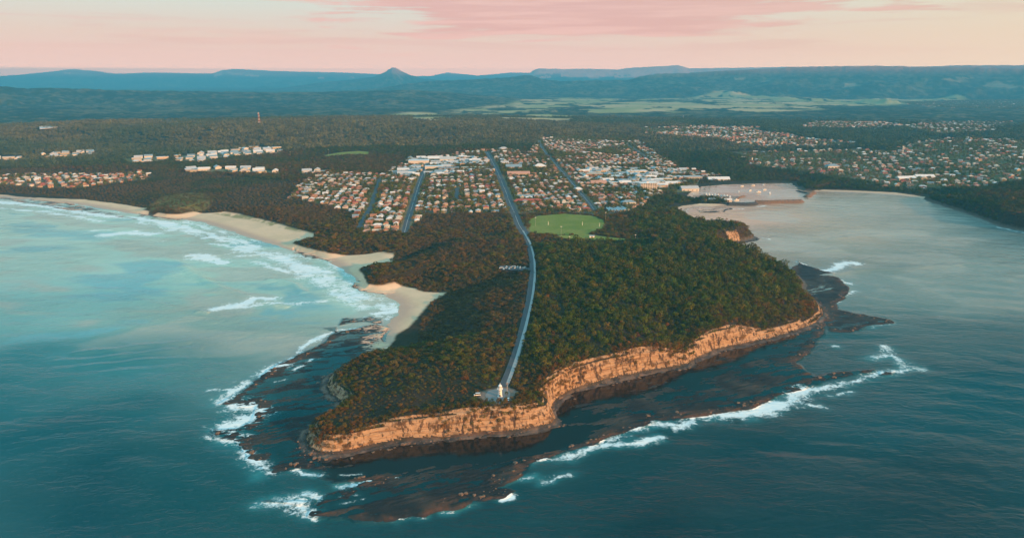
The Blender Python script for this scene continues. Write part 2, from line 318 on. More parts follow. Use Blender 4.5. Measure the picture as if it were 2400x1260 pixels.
def reef(x, y, r, h, d):
    up = np.zeros(x.shape, np.float32); ro = np.zeros(x.shape, np.float32)       # how much of a platform lies here
    lip = np.zeros(x.shape, np.float32)
    s = x * su[0] + y * su[1]; t = -x * su[1] + y * su[0]
    for k, P in enumerate(REEFS):
        m = near_box(x, y, P, 30) & (d < 30)
        if not m.any(): continue
        xm, ym = x[m], y[m]
        e = dist_line(xm, ym, P, True); e = np.where(inpoly(xm, ym, P), e, -e) + 6.5 * fbm(xm, ym, 30, 5, 41) + 3 * fbm(s[m], t[m] * 3, 40, 3, 43)
        a = ss(e, -5, 3)
        ro[m] = np.maximum(ro[m], a); up[m] = np.maximum(up[m], a * (0.27 if k in (2, 3, 4) else 0.30 if k == 10 else 0.0))
        L = np.exp(-((e - 5) / 6.5) ** 2) * (0.9 if k in (0, 1) else 0.55)
        lip[m] = np.where(L > lip[m], L, lip[m]) * 1.0
    tt = t + 9 * fbm(s, t, 150, 3, 52)
    st = 0.95 * fbm(s / 5.0, tt, 7.0, 4, 44, 0.62) + 0.45 * fbm(s / 3.0, tt, 2.6, 3, 46) + 0.50 * fbm(x, y, 60, 3, 45)
    hr = 0.14 + 0.16 * ss(x, 90, 220) * ss(r, 560, 640) - 0.12 * ss(x, -150, -180) + up + 1.25 * st + lip * (0.42 + 0.9 * fbm(x, y, 8, 4, 47)) - 0.75 * ss(d, -42, -22) * ss(x, -150, -120) * ss(r, 900, 760) + 0.75 * ss(d, -4, 5)
    q = hr / 0.26; hr = np.where(hr > -0.6, 0.35 * hr + 0.65 * 0.26 * (np.floor(q) + ss(q - np.floor(q), 0.70, 1.0)), hr) + 0.16 * fbm(x, y, 2.5, 2, 49)
    hh = np.where((d < 12) & (ro > 0.02), hr * ro + (-2.5) * (1 - ro), h)
    w = ss(d, -1, 10)
    return np.where(ro > 0.02, hh * (1 - w) + np.maximum(h, hr) * w, h), ro, lip
print('grid')
AZI = np.radians(np.concatenate([np.linspace(-180, -61, 50), np.linspace(-60, -40.2, 120), np.linspace(-40, 40, 1400), np.linspace(40.2, 60, 120), np.linspace(61, 180, 50)]))
RR = [4.0, 90.0, 170.0, 240.0, 290.0, 335.0]
while RR[-1] < 46000:
    r = RR[-1]
    RR.append(r + (2.0 if r < 430 else 0.72 if r < 760 else 1.25 if r < 1150 else 0.0012 * r if r < 2600 else 0.0035 * r if r < 9000 else 0.0055 * r))
RR = np.array(RR)
GA, GR = np.meshgrid(AZI, RR, indexing='ij'); GX = GR * np.sin(GA); GY = GR * np.cos(GA)
sh = GX.shape; print(sh, GX.size)
H, D, KC, KB = terrain(GA.ravel(), GR.ravel(), GX.ravel(), GY.ravel())
H, RO, LIP = reef(GX.ravel(), GY.ravel(), GR.ravel(), H, D)
H = H.reshape(sh); D = D.reshape(sh); KC = KC.reshape(sh); KB = KB.reshape(sh); RO = RO.reshape(sh); LIP = LIP.reshape(sh)

def look(x, y, F):
    az = np.arctan2(x, y); r = np.hypot(x, y)
    ia = np.clip(np.interp(az, AZI, np.arange(len(AZI))), 0, len(AZI) - 1.001); ir = np.clip(np.interp(r, RR, np.arange(len(RR))), 0, len(RR) - 1.001)
    i = ia.astype(int); j = ir.astype(int); fa = ia - i; fr = ir - j
    return (F[i, j] * (1 - fa) + F[i + 1, j] * fa) * (1 - fr) + (F[i, j + 1] * (1 - fa) + F[i + 1, j + 1] * fa) * fr
def hit(px, py, off=0.0):
    """where the sight line of a photograph pixel meets the ground (pixel measurements turned into survey points)"""
    z = np.full(np.shape(px), 12.0)
    for _ in range(14):
        x, y = un(px, py, z + off); z = 0.5 * z + 0.5 * look(np.atleast_1d(x), np.atleast_1d(y), H).reshape(np.shape(x))
    x, y = un(px, py, z + off); return x, y, z
def hpoly(pts, off=0.0):
    a = np.array(pts, float); x, y, z = hit(a[:, 0], a[:, 1], off); return np.stack([x, y], 1)
def densify(P, step):
    o = [P[0]]
    for a, b in zip(P[:-1], P[1:]):
        n = max(1, int(np.hypot(*(b - a)) / step))
        for k in range(1, n + 1): o.append(a + (b - a) * k / n)
    return np.array(o)
def smooth(P, it=3):
    P = np.array(P, float)
    for _ in range(it):
        Q = [P[0]]
        for a, b in zip(P[:-1], P[1:]): Q += [a * 0.75 + b * 0.25, a * 0.25 + b * 0.75]
        Q.append(P[-1]); P = np.array(Q)
    return P

# zones
SAND = [poly([(-900, 424), (0, 455), (60, 461), (200, 468), (300, 481), (346, 490), (350, 504), (330, 520), (200, 500), (0, 480), (-900, 450)], 2),
        poly([(350, 503), (430, 499), (540, 499), (620, 507), (700, 521), (738, 543), (733, 575), (770, 596), (800, 597), (880, 594), (925, 592), (922, 612),
              (906, 640), (910, 660), (960, 672), (1005, 684), (1048, 684), (1012, 704), (985, 730), (965, 758), (935, 775), (917, 795), (907, 812), (893, 838),
              (860, 830), (820, 740), (760, 640), (640, 600), (430, 535), (350, 515)], 3),
        poly([(1580, 488), (1600, 481), (1640, 477), (1700, 478), (1718, 482), (1690, 491), (1598, 500)], 2),
        poly([(1610, 458), (1622, 446), (1645, 436), (1700, 431), (1790, 428), (1856, 428), (1858, 436), (1700, 438), (1640, 448), (1625, 464)], 2),
        poly([(1892, 447), (1930, 444), (2000, 446), (2100, 451), (2168, 460), (2160, 470), (2000, 460), (1892, 455)], 2)]
DUNE = hpoly([(500, 500), (560, 502), (650, 510), (715, 524), (737, 543), (700, 542), (640, 530), (590, 516)])
HILLG = hpoly([(352, 499), (358, 478), (380, 462), (430, 452), (480, 452), (500, 470), (490, 488), (430, 498)])
OVAL_C = [(1243, 512), (1262, 505), (1320, 502), (1385, 506), (1415, 516), (1419, 528), (1405, 540), (1375, 550), (1330, 549), (1270, 547), (1238, 543)]
OVALP = hpoly(OVAL_C)
OVAL2 = hpoly([(1310, 550), (1380, 549), (1430, 556), (1490, 561), (1440, 563), (1345, 560), (1300, 556)])
FIELD2 = hpoly([(735, 369), (790, 358), (840, 354), (868, 356), (860, 363), (790, 366)])
TOWN = hpoly([(678, 466), (705, 430), (760, 405), (900, 410), (960, 372), (1040, 366), (1140, 352), (1200, 350), (1235, 365), (1262, 322), (1330, 316), (1480, 318), (1520, 345),
              (1600, 395), (1690, 412), (1640, 425), (1612, 450), (1560, 452), (1520, 470), (1480, 498), (1400, 503), (1300, 500), (1205, 500), (1000, 502), (958, 540), (850, 545),
              (838, 528), (830, 500), (760, 478)])
TOWN_L = hpoly([(-60, 412), (60, 408), (340, 405), (345, 420), (200, 438), (100, 440), (-60, 432)])
TOWN_R = [hpoly([(1740, 360), (1850, 356), (2010, 352), (2130, 358), (2150, 338), (2250, 325), (2420, 330), (2460, 420), (2330, 440), (2200, 452), (2080, 436), (1990, 420), (1850, 402), (1745, 395)]),
          hpoly([(1500, 300), (1640, 296), (1750, 300), (1840, 320), (1980, 335), (1900, 345), (1750, 340), (1620, 320), (1510, 316)]),
          hpoly([(1880, 290), (2000, 285), (2100, 295), (2060, 303), (1900, 300)]), hpoly([(2130, 300), (2230, 285), (2370, 285), (2330, 305), (2190, 318)]),
          hpoly([(2090, 240), (2300, 230), (2420, 232), (2420, 258), (2200, 252)])]
INDUST = [hpoly([(290, 372), (380, 366), (400, 376), (300, 384)]), hpoly([(410, 366), (480, 360), (600, 344), (665, 346), (660, 360), (560, 366), (470, 380), (415, 378)]),
          hpoly([(-40, 368), (70, 366), (75, 374), (-40, 376)]), hpoly([(100, 362), (220, 357), (222, 363), (120, 372)]), hpoly([(430, 398), (560, 395), (660, 402), (655, 408), (440, 404)]),
          hpoly([(700, 402), (770, 396), (770, 404), (705, 410)])]
FARM = [hpoly(p) for p in ([(920, 272), (960, 263), (1100, 268), (1150, 276), (1000, 282)], [(1060, 262), (1200, 240), (1290, 226), (1500, 218), (1700, 222), (1900, 228), (2000, 234), (2250, 228), (2260, 236),
          (2000, 250), (1880, 258), (1760, 264), (1600, 262), (1500, 268), (1300, 284), (1180, 280), (1100, 270)])]


STREETS = {  # centre lines and widths
    'avenue': ([(1232, 548), (1217, 530), (1208, 505), (1196, 478), (1180, 435), (1163, 396), (1150, 372), (1141, 356)], 15),
    'lighthouse_road': ([(1178, 905), (1186, 890), (1202, 850), (1218, 800), (1232, 740), (1243, 690), (1248, 645), (1247, 605), (1240, 572), (1228, 545)], 7.5),
    'west_street': ([(948, 545), (958, 508), (970, 470), (984, 425), (994, 400), (1000, 385)], 11),
    'far_west_street': ([(842, 533), (858, 505), (872, 478), (882, 445), (890, 420)], 9),
    'east_street': ([(1396, 496), (1378, 472), (1360, 452), (1330, 415), (1300, 384), (1275, 356), (1262, 330)], 10),
    'upper_street': ([(1516, 372), (1490, 352), (1455, 334)], 9),
    'bypass': ([(1620, 420), (1500, 398), (1330, 413), (1190, 425), (990, 412), (880, 425), (700, 460)], 8),
    'oval_street': ([(1214, 501), (1300, 498), (1400, 500), (1450, 497)], 7),
    'forest_street': ([(975, 497), (1060, 494), (1204, 494)], 7),
    'cross_street': ([(968, 473), (1060, 468), (1192, 465)], 7), 'short_street': ([(1070, 470), (1071, 440)], 9),
}
ST = {k: (densify(smooth(hpoly(v[0]), 2), 4.0), v[1]) for k, v in STREETS.items()}
PATHL = densify(smooth(hpoly([(1190, 899), (1200, 872), (1214, 830), (1228, 780), (1243, 720), (1252, 670), (1254, 640), (1252, 602), (1244, 572), (1233, 552), (1226, 541)]), 2), 3.0)
PLAZA = hpoly([(1113, 925), (1132, 914), (1158, 909), (1176, 904), (1192, 906), (1214, 918), (1205, 932), (1194, 946), (1158, 950), (1138, 942)])
CARPARK = hpoly([(1170, 628), (1200, 624), (1244, 627), (1243, 634), (1200, 638), (1172, 636)])
print('zones')
fx, fy, fr_ = GX.ravel(), GY.ravel(), GR.ravel()
def zone(P, pad=0, off=None):
    m = inpoly(fx, fy, P); return m.reshape(sh)
def softzone(P, w):
    """1 inside, falling to 0 over w metres round a ragged edge"""
    m = near_box(fx, fy, P, w * 2); o = np.zeros(fx.shape, np.float32)
    e = dist_line(fx[m], fy[m], P, True); e = np.where(inpoly(fx[m], fy[m], P), e, -e); o[m] = ss(e + w * 0.6 * fbm(fx[m], fy[m], w * 2.5, 3, 91), -w * 0.5, w * 0.5); return o.reshape(sh)
# level the ground at the lighthouse and the ovals
def flatten(P, w):
    m = near_box(fx, fy, P, w * 2); c = P.mean(0); z0 = float(np.mean(look(P[:, 0], P[:, 1], H)))
    e = dist_line(fx[m], fy[m], P, True); e = np.where(inpoly(fx[m], fy[m], P), e, -e); k = ss(e, -w, 0)
    Hf = H.ravel(); Hf[m] = Hf[m] * (1 - k) + z0 * k; return z0
Z_PLAZA = flatten(PLAZA, 8); Z_OVAL = flatten(OVALP, 14); flatten(CARPARK, 8)
# roads lie on smoothed ground
for k, (P, w) in list(ST.items()) + [('path', (PATHL, 3))]:
    zc = look(P[:, 0], P[:, 1], H); n = 9; zc = np.convolve(np.pad(zc, n // 2, mode='edge'), np.ones(n) / n, 'valid')
    m = near_box(fx, fy, P, w * 2)
    dd, ii = dist_line(fx[m], fy[m], P, False, True); kk = 1 - ss(dd, w * 0.5 + 1.0, w * 0.5 + 7)
    zt = np.interp(ii, np.arange(len(zc)), zc); Hf = H.ravel(); Hf[m] = Hf[m] * (1 - kk) + zt * kk
z_sand = np.zeros(sh, np.float32)
for i, P in enumerate(SAND): z_sand = np.maximum(z_sand, softzone(P, 6 if i < 2 else 4))
z_sand *= 1 - ss(H, 5.0, 7.5)
z_town = softzone(TOWN, 12)
ZONE = [softzone(P, 130) for P in TOWN_R] + [softzone(TOWN_L, 50)]
for q_ in ZONE: z_town = np.maximum(z_town, q_)
for P in INDUST: z_town = np.maximum(z_town, softzone(P, 15))
z_grass = np.maximum.reduce([softzone(P, 5) for P in (OVALP, OVAL2, FIELD2)])
z_hill = softzone(HILLG, 12); z_dune = softzone(DUNE, 10)
farm = np.maximum.reduce([softzone(P, 260) for P in FARM])
fn = fbm(GX, GY, 520, 4, 301); fn2 = fbm(GX, GY * 0.5, 230, 3, 305)
farm = farm * ss(fn * 0.6 + fn2 * 0.5, -0.18, -0.08) * (H < 150) * ss(-fbm(GX, GY * 0.4, 120, 3, 309), -0.42, -0.30)
np.copyto(farm, farm * 1.0)
z_gravel = np.maximum(softzone(PLAZA, 4), softzone(CARPARK, 3))

gz = np.gradient(H, axis=1) / np.gradient(GR, axis=1); ga_ = np.gradient(H, axis=0) / (np.gradient(GA, axis=0) * GR)
SLOPE = np.hypot(gz, ga_)
def lerp(A, B, t): return A * (1 - t[..., None]) + B * t[..., None]
C3 = lambda *c: np.array(c, np.float32)
n1 = fbm(GX, GY, 30, 4, 101); n2 = fbm(GX, GY, 8, 3, 102); n3 = fbm(GX, GY, 300, 3, 103)
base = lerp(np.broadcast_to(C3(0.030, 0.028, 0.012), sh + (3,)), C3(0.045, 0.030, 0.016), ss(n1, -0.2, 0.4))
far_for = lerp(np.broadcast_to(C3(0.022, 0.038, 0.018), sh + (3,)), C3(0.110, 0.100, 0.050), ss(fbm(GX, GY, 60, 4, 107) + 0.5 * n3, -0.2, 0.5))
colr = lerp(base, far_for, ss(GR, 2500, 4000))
tg = lerp(np.broadcast_to(C3(0.10, 0.11, 0.04), sh + (3,)), C3(0.22, 0.17, 0.12), ss(n1 + n2 * 0.6, -0.1, 0.5))
colr = lerp(colr, tg, z_town)
fc = lerp(np.broadcast_to(C3(0.30, 0.29, 0.11), sh + (3,)), C3(0.52, 0.38, 0.19), ss(fbm(GX, GY, 420, 3, 121), -0.3, 0.4))
colr = lerp(colr, fc, farm)
gg = lerp(np.broadcast_to(C3(0.15, 0.20, 0.03), sh + (3,)), C3(0.21, 0.23, 0.05), ss(n1, -0.5, 0.5))
colr = lerp(colr, gg, z_grass)
colr = lerp(colr, lerp(np.broadcast_to(C3(0.13, 0.12, 0.03), sh + (3,)), C3(0.19, 0.12, 0.04), ss(n1, 0, 0.6)), z_hill)
sandc = lerp(np.broadcast_to(C3(0.74, 0.51, 0.33), sh + (3,)), C3(0.66, 0.47, 0.30), ss(n1, -0.4, 0.4))
sandc = lerp(sandc, C3(0.58, 0.36, 0.25), 1 - ss(H, 0.4, 1.6))
sandc = lerp(sandc, C3(0.24, 0.22, 0.09), z_dune * ss(n2 + n1, -0.5, 0.1) * 0.85)
colr = lerp(colr, sandc, z_sand)
colr = lerp(colr, C3(0.20, 0.155, 0.125), z_gravel)
rockc = lerp(np.broadcast_to(C3(0.016, 0.015, 0.014), sh + (3,)), C3(0.045, 0.036, 0.028), ss(fbm(GX, GY, 22, 4, 131), -0.3, 0.4))
rockc = lerp(rockc, C3(0.085, 0.040, 0.022), np.clip(LIP * 1.5, 0, 1) * ss(n2 + n1, -0.5, 0.3) * ss(H, 0.05, 0.6))
reefm = ss(RO, 0.3, 0.7) * (1 - ss(D, 2, 9)) * (1 - z_sand * ss(H, 0.25, 0.45))
colr = lerp(colr, rockc, reefm)
bould = (KC > 0.3) * ss(D, -2, 1) * (1 - ss(D + 1.5 * fbm(GX, GY, 9, 3, 133), 2.6, 6.0))
colr = lerp(colr, lerp(np.broadcast_to(C3(0.060, 0.045, 0.036), sh + (3,)), C3(0.16, 0.11, 0.08), ss(n2, -0.3, 0.4)), bould)
H += (0.9 * np.abs(fbm(GX, GY, 3.2, 3, 141)) * bould).astype(H.dtype)
lowrock = (D > 0) * (D < 22) * np.clip(1 - KC - KB, 0, 1) * (H < 5) * (1 - z_sand)
colr = lerp(colr, C3(0.10, 0.08, 0.06), np.clip(lowrock, 0, 1))
# classes: 0 ground, 1 beach, 2 cliff, 3 rock platform, 4 farmland, 5 hills, 6 mountains, -1 nothing
CLS = np.zeros(sh, np.int8)
CLS[GR > 4800] = 5
CLS[(GR > 4800) & (farm > 0.5)] = 4
CLS[(H > 150) & (GR > 9500)] = 6
CLS[z_sand > 0.5] = 1
cliffm = (D > -1) & (D < 26) & (SLOPE > 0.62) & (H > 1.2) & (GR < 1500) & (z_sand < 0.3) & (KC > 0.35)
CLS[cliffm] = 2
CLS[(bould > 0.5)] = 2
CLS[(reefm > 0.5) | ((D < 2) & (z_sand < 0.5))] = 3
CLS[(H < -1.2)] = -1
CLS[(H < -0.6) & (GR > 1400)] = -1

def mesh_from(name, X, Y, Z, fmask, attrs=(), smooth_=True, mat=None):
    """faces of the lattice where fmask, as one mesh object"""
    n0, n1_ = X.shape
    ii, jj = np.nonzero(fmask)
    a = ii * n1_ + jj; q = np.stack([a, a + n1_, a + n1_ + 1, a + 1], 1)
    used = np.zeros(n0 * n1_, bool); used[q.ravel()] = True
    mp = np.cumsum(used) - 1; q = mp[q][:, ::-1]
    me = bpy.data.meshes.new(name); nv = int(used.sum()); nf = len(q)
    me.vertices.add(nv); me.loops.add(nf * 4); me.polygons.add(nf)
    co = np.stack([X.ravel()[used], Y.ravel()[used], Z.ravel()[used]], 1).astype(np.float32)
    me.vertices.foreach_set('co', co.ravel()); me.loops.foreach_set('vertex_index', q.ravel().astype(np.int32))
    me.polygons.foreach_set('loop_start', np.arange(0, nf * 4, 4, dtype=np.int32)); me.polygons.foreach_set('loop_total', np.full(nf, 4, np.int32))
    me.update(calc_edges=True)
    me.polygons.foreach_set('use_smooth', np.full(nf, smooth_, bool))
    for an, A in attrs:
        if A.ndim == 3:
            at = me.attributes.new(an, 'FLOAT_COLOR', 'POINT'); v = np.ones((nv, 4), np.float32); v[:, :3] = A.reshape(-1, 3)[used]; at.data.foreach_set('color', v.ravel())
        else:
            at = me.attributes.new(an, 'FLOAT', 'POINT'); at.data.foreach_set('value', A.ravel()[used].astype(np.float32))
    o = bpy.data.objects.new(name, me); COL.objects.link(o)
    if mat: me.materials.append(mat)
    return o

def new_mat(name):
    m = bpy.data.materials.new(name); m.use_nodes = True; t = NT(m.node_tree); p = t.n['Principled BSDF']; return m, t, p
def bump(t, p, height, strength, dist):
    b = t.new('ShaderNodeBump'); b.inputs['Strength'].default_value = strength; b.inputs['Distance'].default_value = dist
    t.link(height, b.inputs['Height']); t.link(b.outputs[0], p.inputs['Normal']); return b
def ground_mat(name, rough, sc, amt, bd, spec=0.2, far=False):
    m, t, p = new_mat(name); P = t.new('ShaderNodeNewGeometry').outputs['Position']
    c = t.new('ShaderNodeAttribute', attribute_name='col').outputs['Color']
    n = t.noise(P, sc, 6, 0.65)
    f = t.math('MULTIPLY_ADD', n, 2 * amt, 1 - amt)
    cc = t.new('ShaderNodeCombineXYZ'); [t.link(f, cc.inputs[i]) for i in range(3)]
    t.link(t.mix(1.0, c, cc.outputs[0], 'MULTIPLY'), p.inputs['Base Color'])
    p.inputs['Roughness'].default_value = rough; p.inputs['Specular IOR Level'].default_value = spec
    bump(t, p, t.noise(P, sc * 1.3, 6, 0.7), 1.0, bd)
    return m, t, p, P
M_ground = ground_mat('earth', 0.95, 0.25, 0.45, 1.2)[0]
M_sand, t, p, P_ = ground_mat('sand', 0.8, 0.12, 0.12, 0.25)
wet = t.sstep(t.new('ShaderNodeSeparateXYZ').outputs[2], 0.3, 1.3)
sp = [n for n in t.n if n.bl_idname == 'ShaderNodeSeparateXYZ'][0]; t.link(P_, sp.inputs[0])
t.link(t.math('MULTIPLY_ADD', wet, 0.55, 0.28), p.inputs['Roughness'])
M_farm = ground_mat('pasture', 0.95, 0.012, 0.3, 3)[0]
M_hill = ground_mat('hill_forest', 0.95, 0.035, 0.9, 14, 0.1)[0]
M_mount = ground_mat('mountain_forest', 0.95, 0.006, 0.7, 60, 0.1)[0]
def cliff_mat():
    m, t, p = new_mat('sandstone_cliff'); P = t.new('ShaderNodeNewGeometry').outputs['Position']
    c = t.new('ShaderNodeAttribute', attribute_name='cl').outputs['Fac']
    v = t.mapping(P, (0.03, 0.03, 0.42)); band = t.noise(v, 1.0, 6, 0.65, 0.3)
    n = t.noise(P, 0.16, 6, 0.65); nf = t.noise(P, 0.9, 5, 0.7)
    col = t.ramp(band, [(0.30, (0.17, 0.10, 0.055)), (0.42, (0.38, 0.235, 0.13)), (0.55, (0.52, 0.355, 0.22)), (0.68, (0.20, 0.125, 0.07))])
    col = t.mix(t.sstep(n, 0.50, 0.60), col, (0.15, 0.09, 0.045))
    col = t.mix(t.sstep(t.noise(t.mapping(P, (0.35, 0.35, 0.045)), 1.0, 4, 0.6), 0.53, 0.63), col, (0.09, 0.06, 0.04))
    col = t.mix(t.sstep(nf, 0.60, 0.75), col, (0.10, 0.065, 0.04))
    at = t.new('ShaderNodeAttribute', attribute_name='col').outputs['Color']
    t.link(t.mix(c, col, at), p.inputs['Base Color'])
    p.inputs['Roughness'].default_value = 0.9; p.inputs['Specular IOR Level'].default_value = 0.2
    hgt = t.math('ADD', t.math('MULTIPLY', band, 1.6), t.math('ADD', n, t.math('MULTIPLY', nf, 0.35)))
    bump(t, p, hgt, 1.0, 2.2); return m
M_cliff = cliff_mat()
def reef_mat():
    m, t, p, P = ground_mat('wet_rock', 0.6, 0.5, 0.45, 0.35, 0.25)
    n = t.noise(P, 0.08, 4, 0.6); t.link(t.math('MULTIPLY_ADD', n, 0.5, 0.35), p.inputs['Roughness']); return m
M_reef = reef_mat()
def struct(o): o['kind'] = 'structure'; return o
fcls = CLS[:-1, :-1]
sandy = fcls
# cliffs take the layered rock on the steep part, boulder colours (attribute) at the foot and the top
clmix = np.clip(np.maximum(bould, 0) + (1 - ss(SLOPE, 0.35, 0.75)), 0, 1).astype(np.float32)
names = {0: ('ground', M_ground), 1: ('beach', M_sand), 2: ('cliff', M_cliff), 3: ('rock_shelf', M_reef), 4: ('farmland', M_farm), 5: ('hills', M_hill), 6: ('mountains', M_mount)}
Hs = H.astype(np.float32).copy()
colr = colr * (1 + 0.55 * fbm(GX, GY, 300, 5, 181) * (GR > 4600) * (farm < 0.5))[..., None]
slopeclear = ss(fbm(GX, GY, 420, 3, 333), 0.30, 0.42) * (GA > 0.2) * (GR > 10500) * (H > 90) * (H < 300); colr = lerp(colr, C3(0.36, 0.28, 0.16), slopeclear * 0.7).astype(np.float32)
hi_ = (ss(H, 300, 560) * (GR > 9000))[..., None]; colr = (colr * (1 - hi_) + C3(0.50, 0.21, 0.17) * hi_).astype(np.float32)  # pink low-sun glow of the high tops painted into their rock colour
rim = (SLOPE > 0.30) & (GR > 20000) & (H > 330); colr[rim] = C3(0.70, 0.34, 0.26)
fz = 4000 < GR
Hs += np.where(fz & (farm < 0.4), 9.0 * fbm(GX, GY, 55, 2, 171) * ss(GR, 4200, 6000), 0)
for c, (nm, mt) in names.items():
    fm = fcls == c
    if not fm.any(): continue
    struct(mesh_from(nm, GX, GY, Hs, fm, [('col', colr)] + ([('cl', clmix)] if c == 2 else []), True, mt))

# ------------------------------------------------------------------ the sea
WC = [  # colour of the water body (turbid sand-laden bay, clear deep sea; peach sky reflection painted into right bay and harbour): px, py, rgb
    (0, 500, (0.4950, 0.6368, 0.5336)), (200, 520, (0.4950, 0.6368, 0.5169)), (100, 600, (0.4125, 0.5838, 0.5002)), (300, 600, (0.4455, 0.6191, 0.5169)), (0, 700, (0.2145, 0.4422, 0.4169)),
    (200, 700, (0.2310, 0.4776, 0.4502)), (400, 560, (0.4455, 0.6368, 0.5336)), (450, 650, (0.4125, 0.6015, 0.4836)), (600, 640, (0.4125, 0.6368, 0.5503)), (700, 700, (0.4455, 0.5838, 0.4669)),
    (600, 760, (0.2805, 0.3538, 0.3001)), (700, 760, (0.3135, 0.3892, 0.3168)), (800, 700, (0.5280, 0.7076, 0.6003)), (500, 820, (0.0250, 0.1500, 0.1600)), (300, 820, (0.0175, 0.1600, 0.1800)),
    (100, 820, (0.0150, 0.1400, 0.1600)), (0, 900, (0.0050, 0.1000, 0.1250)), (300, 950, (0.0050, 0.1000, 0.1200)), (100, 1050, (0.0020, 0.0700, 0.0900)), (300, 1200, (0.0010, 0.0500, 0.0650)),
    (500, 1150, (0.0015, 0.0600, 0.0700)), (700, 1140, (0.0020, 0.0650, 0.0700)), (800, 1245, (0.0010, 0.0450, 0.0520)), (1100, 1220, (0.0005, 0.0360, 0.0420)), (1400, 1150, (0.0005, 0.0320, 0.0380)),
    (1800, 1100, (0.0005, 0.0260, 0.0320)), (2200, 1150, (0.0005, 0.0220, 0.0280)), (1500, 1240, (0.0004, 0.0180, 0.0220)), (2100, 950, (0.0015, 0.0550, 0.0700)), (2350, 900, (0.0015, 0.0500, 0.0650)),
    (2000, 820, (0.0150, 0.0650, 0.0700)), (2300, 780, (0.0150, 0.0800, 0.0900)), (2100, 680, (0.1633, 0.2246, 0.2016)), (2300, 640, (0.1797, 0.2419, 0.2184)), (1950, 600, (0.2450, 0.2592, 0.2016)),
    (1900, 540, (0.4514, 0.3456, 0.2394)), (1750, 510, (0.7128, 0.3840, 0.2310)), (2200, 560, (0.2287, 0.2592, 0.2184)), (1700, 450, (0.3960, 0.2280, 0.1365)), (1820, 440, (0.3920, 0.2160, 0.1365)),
    (2000, 480, (0.3326, 0.3240, 0.2594)), (2390, 560, (0.1307, 0.2074, 0.2016)), (1400, 950, (0.0020, 0.0300, 0.0350)), (1700, 880, (0.0100, 0.0250, 0.0250)), (650, 1010, (0.0020, 0.0500, 0.0600)), (760, 830, (0.0150, 0.1000, 0.1200)), (1000, 1150, (0.0015, 0.0350, 0.0400)),
]
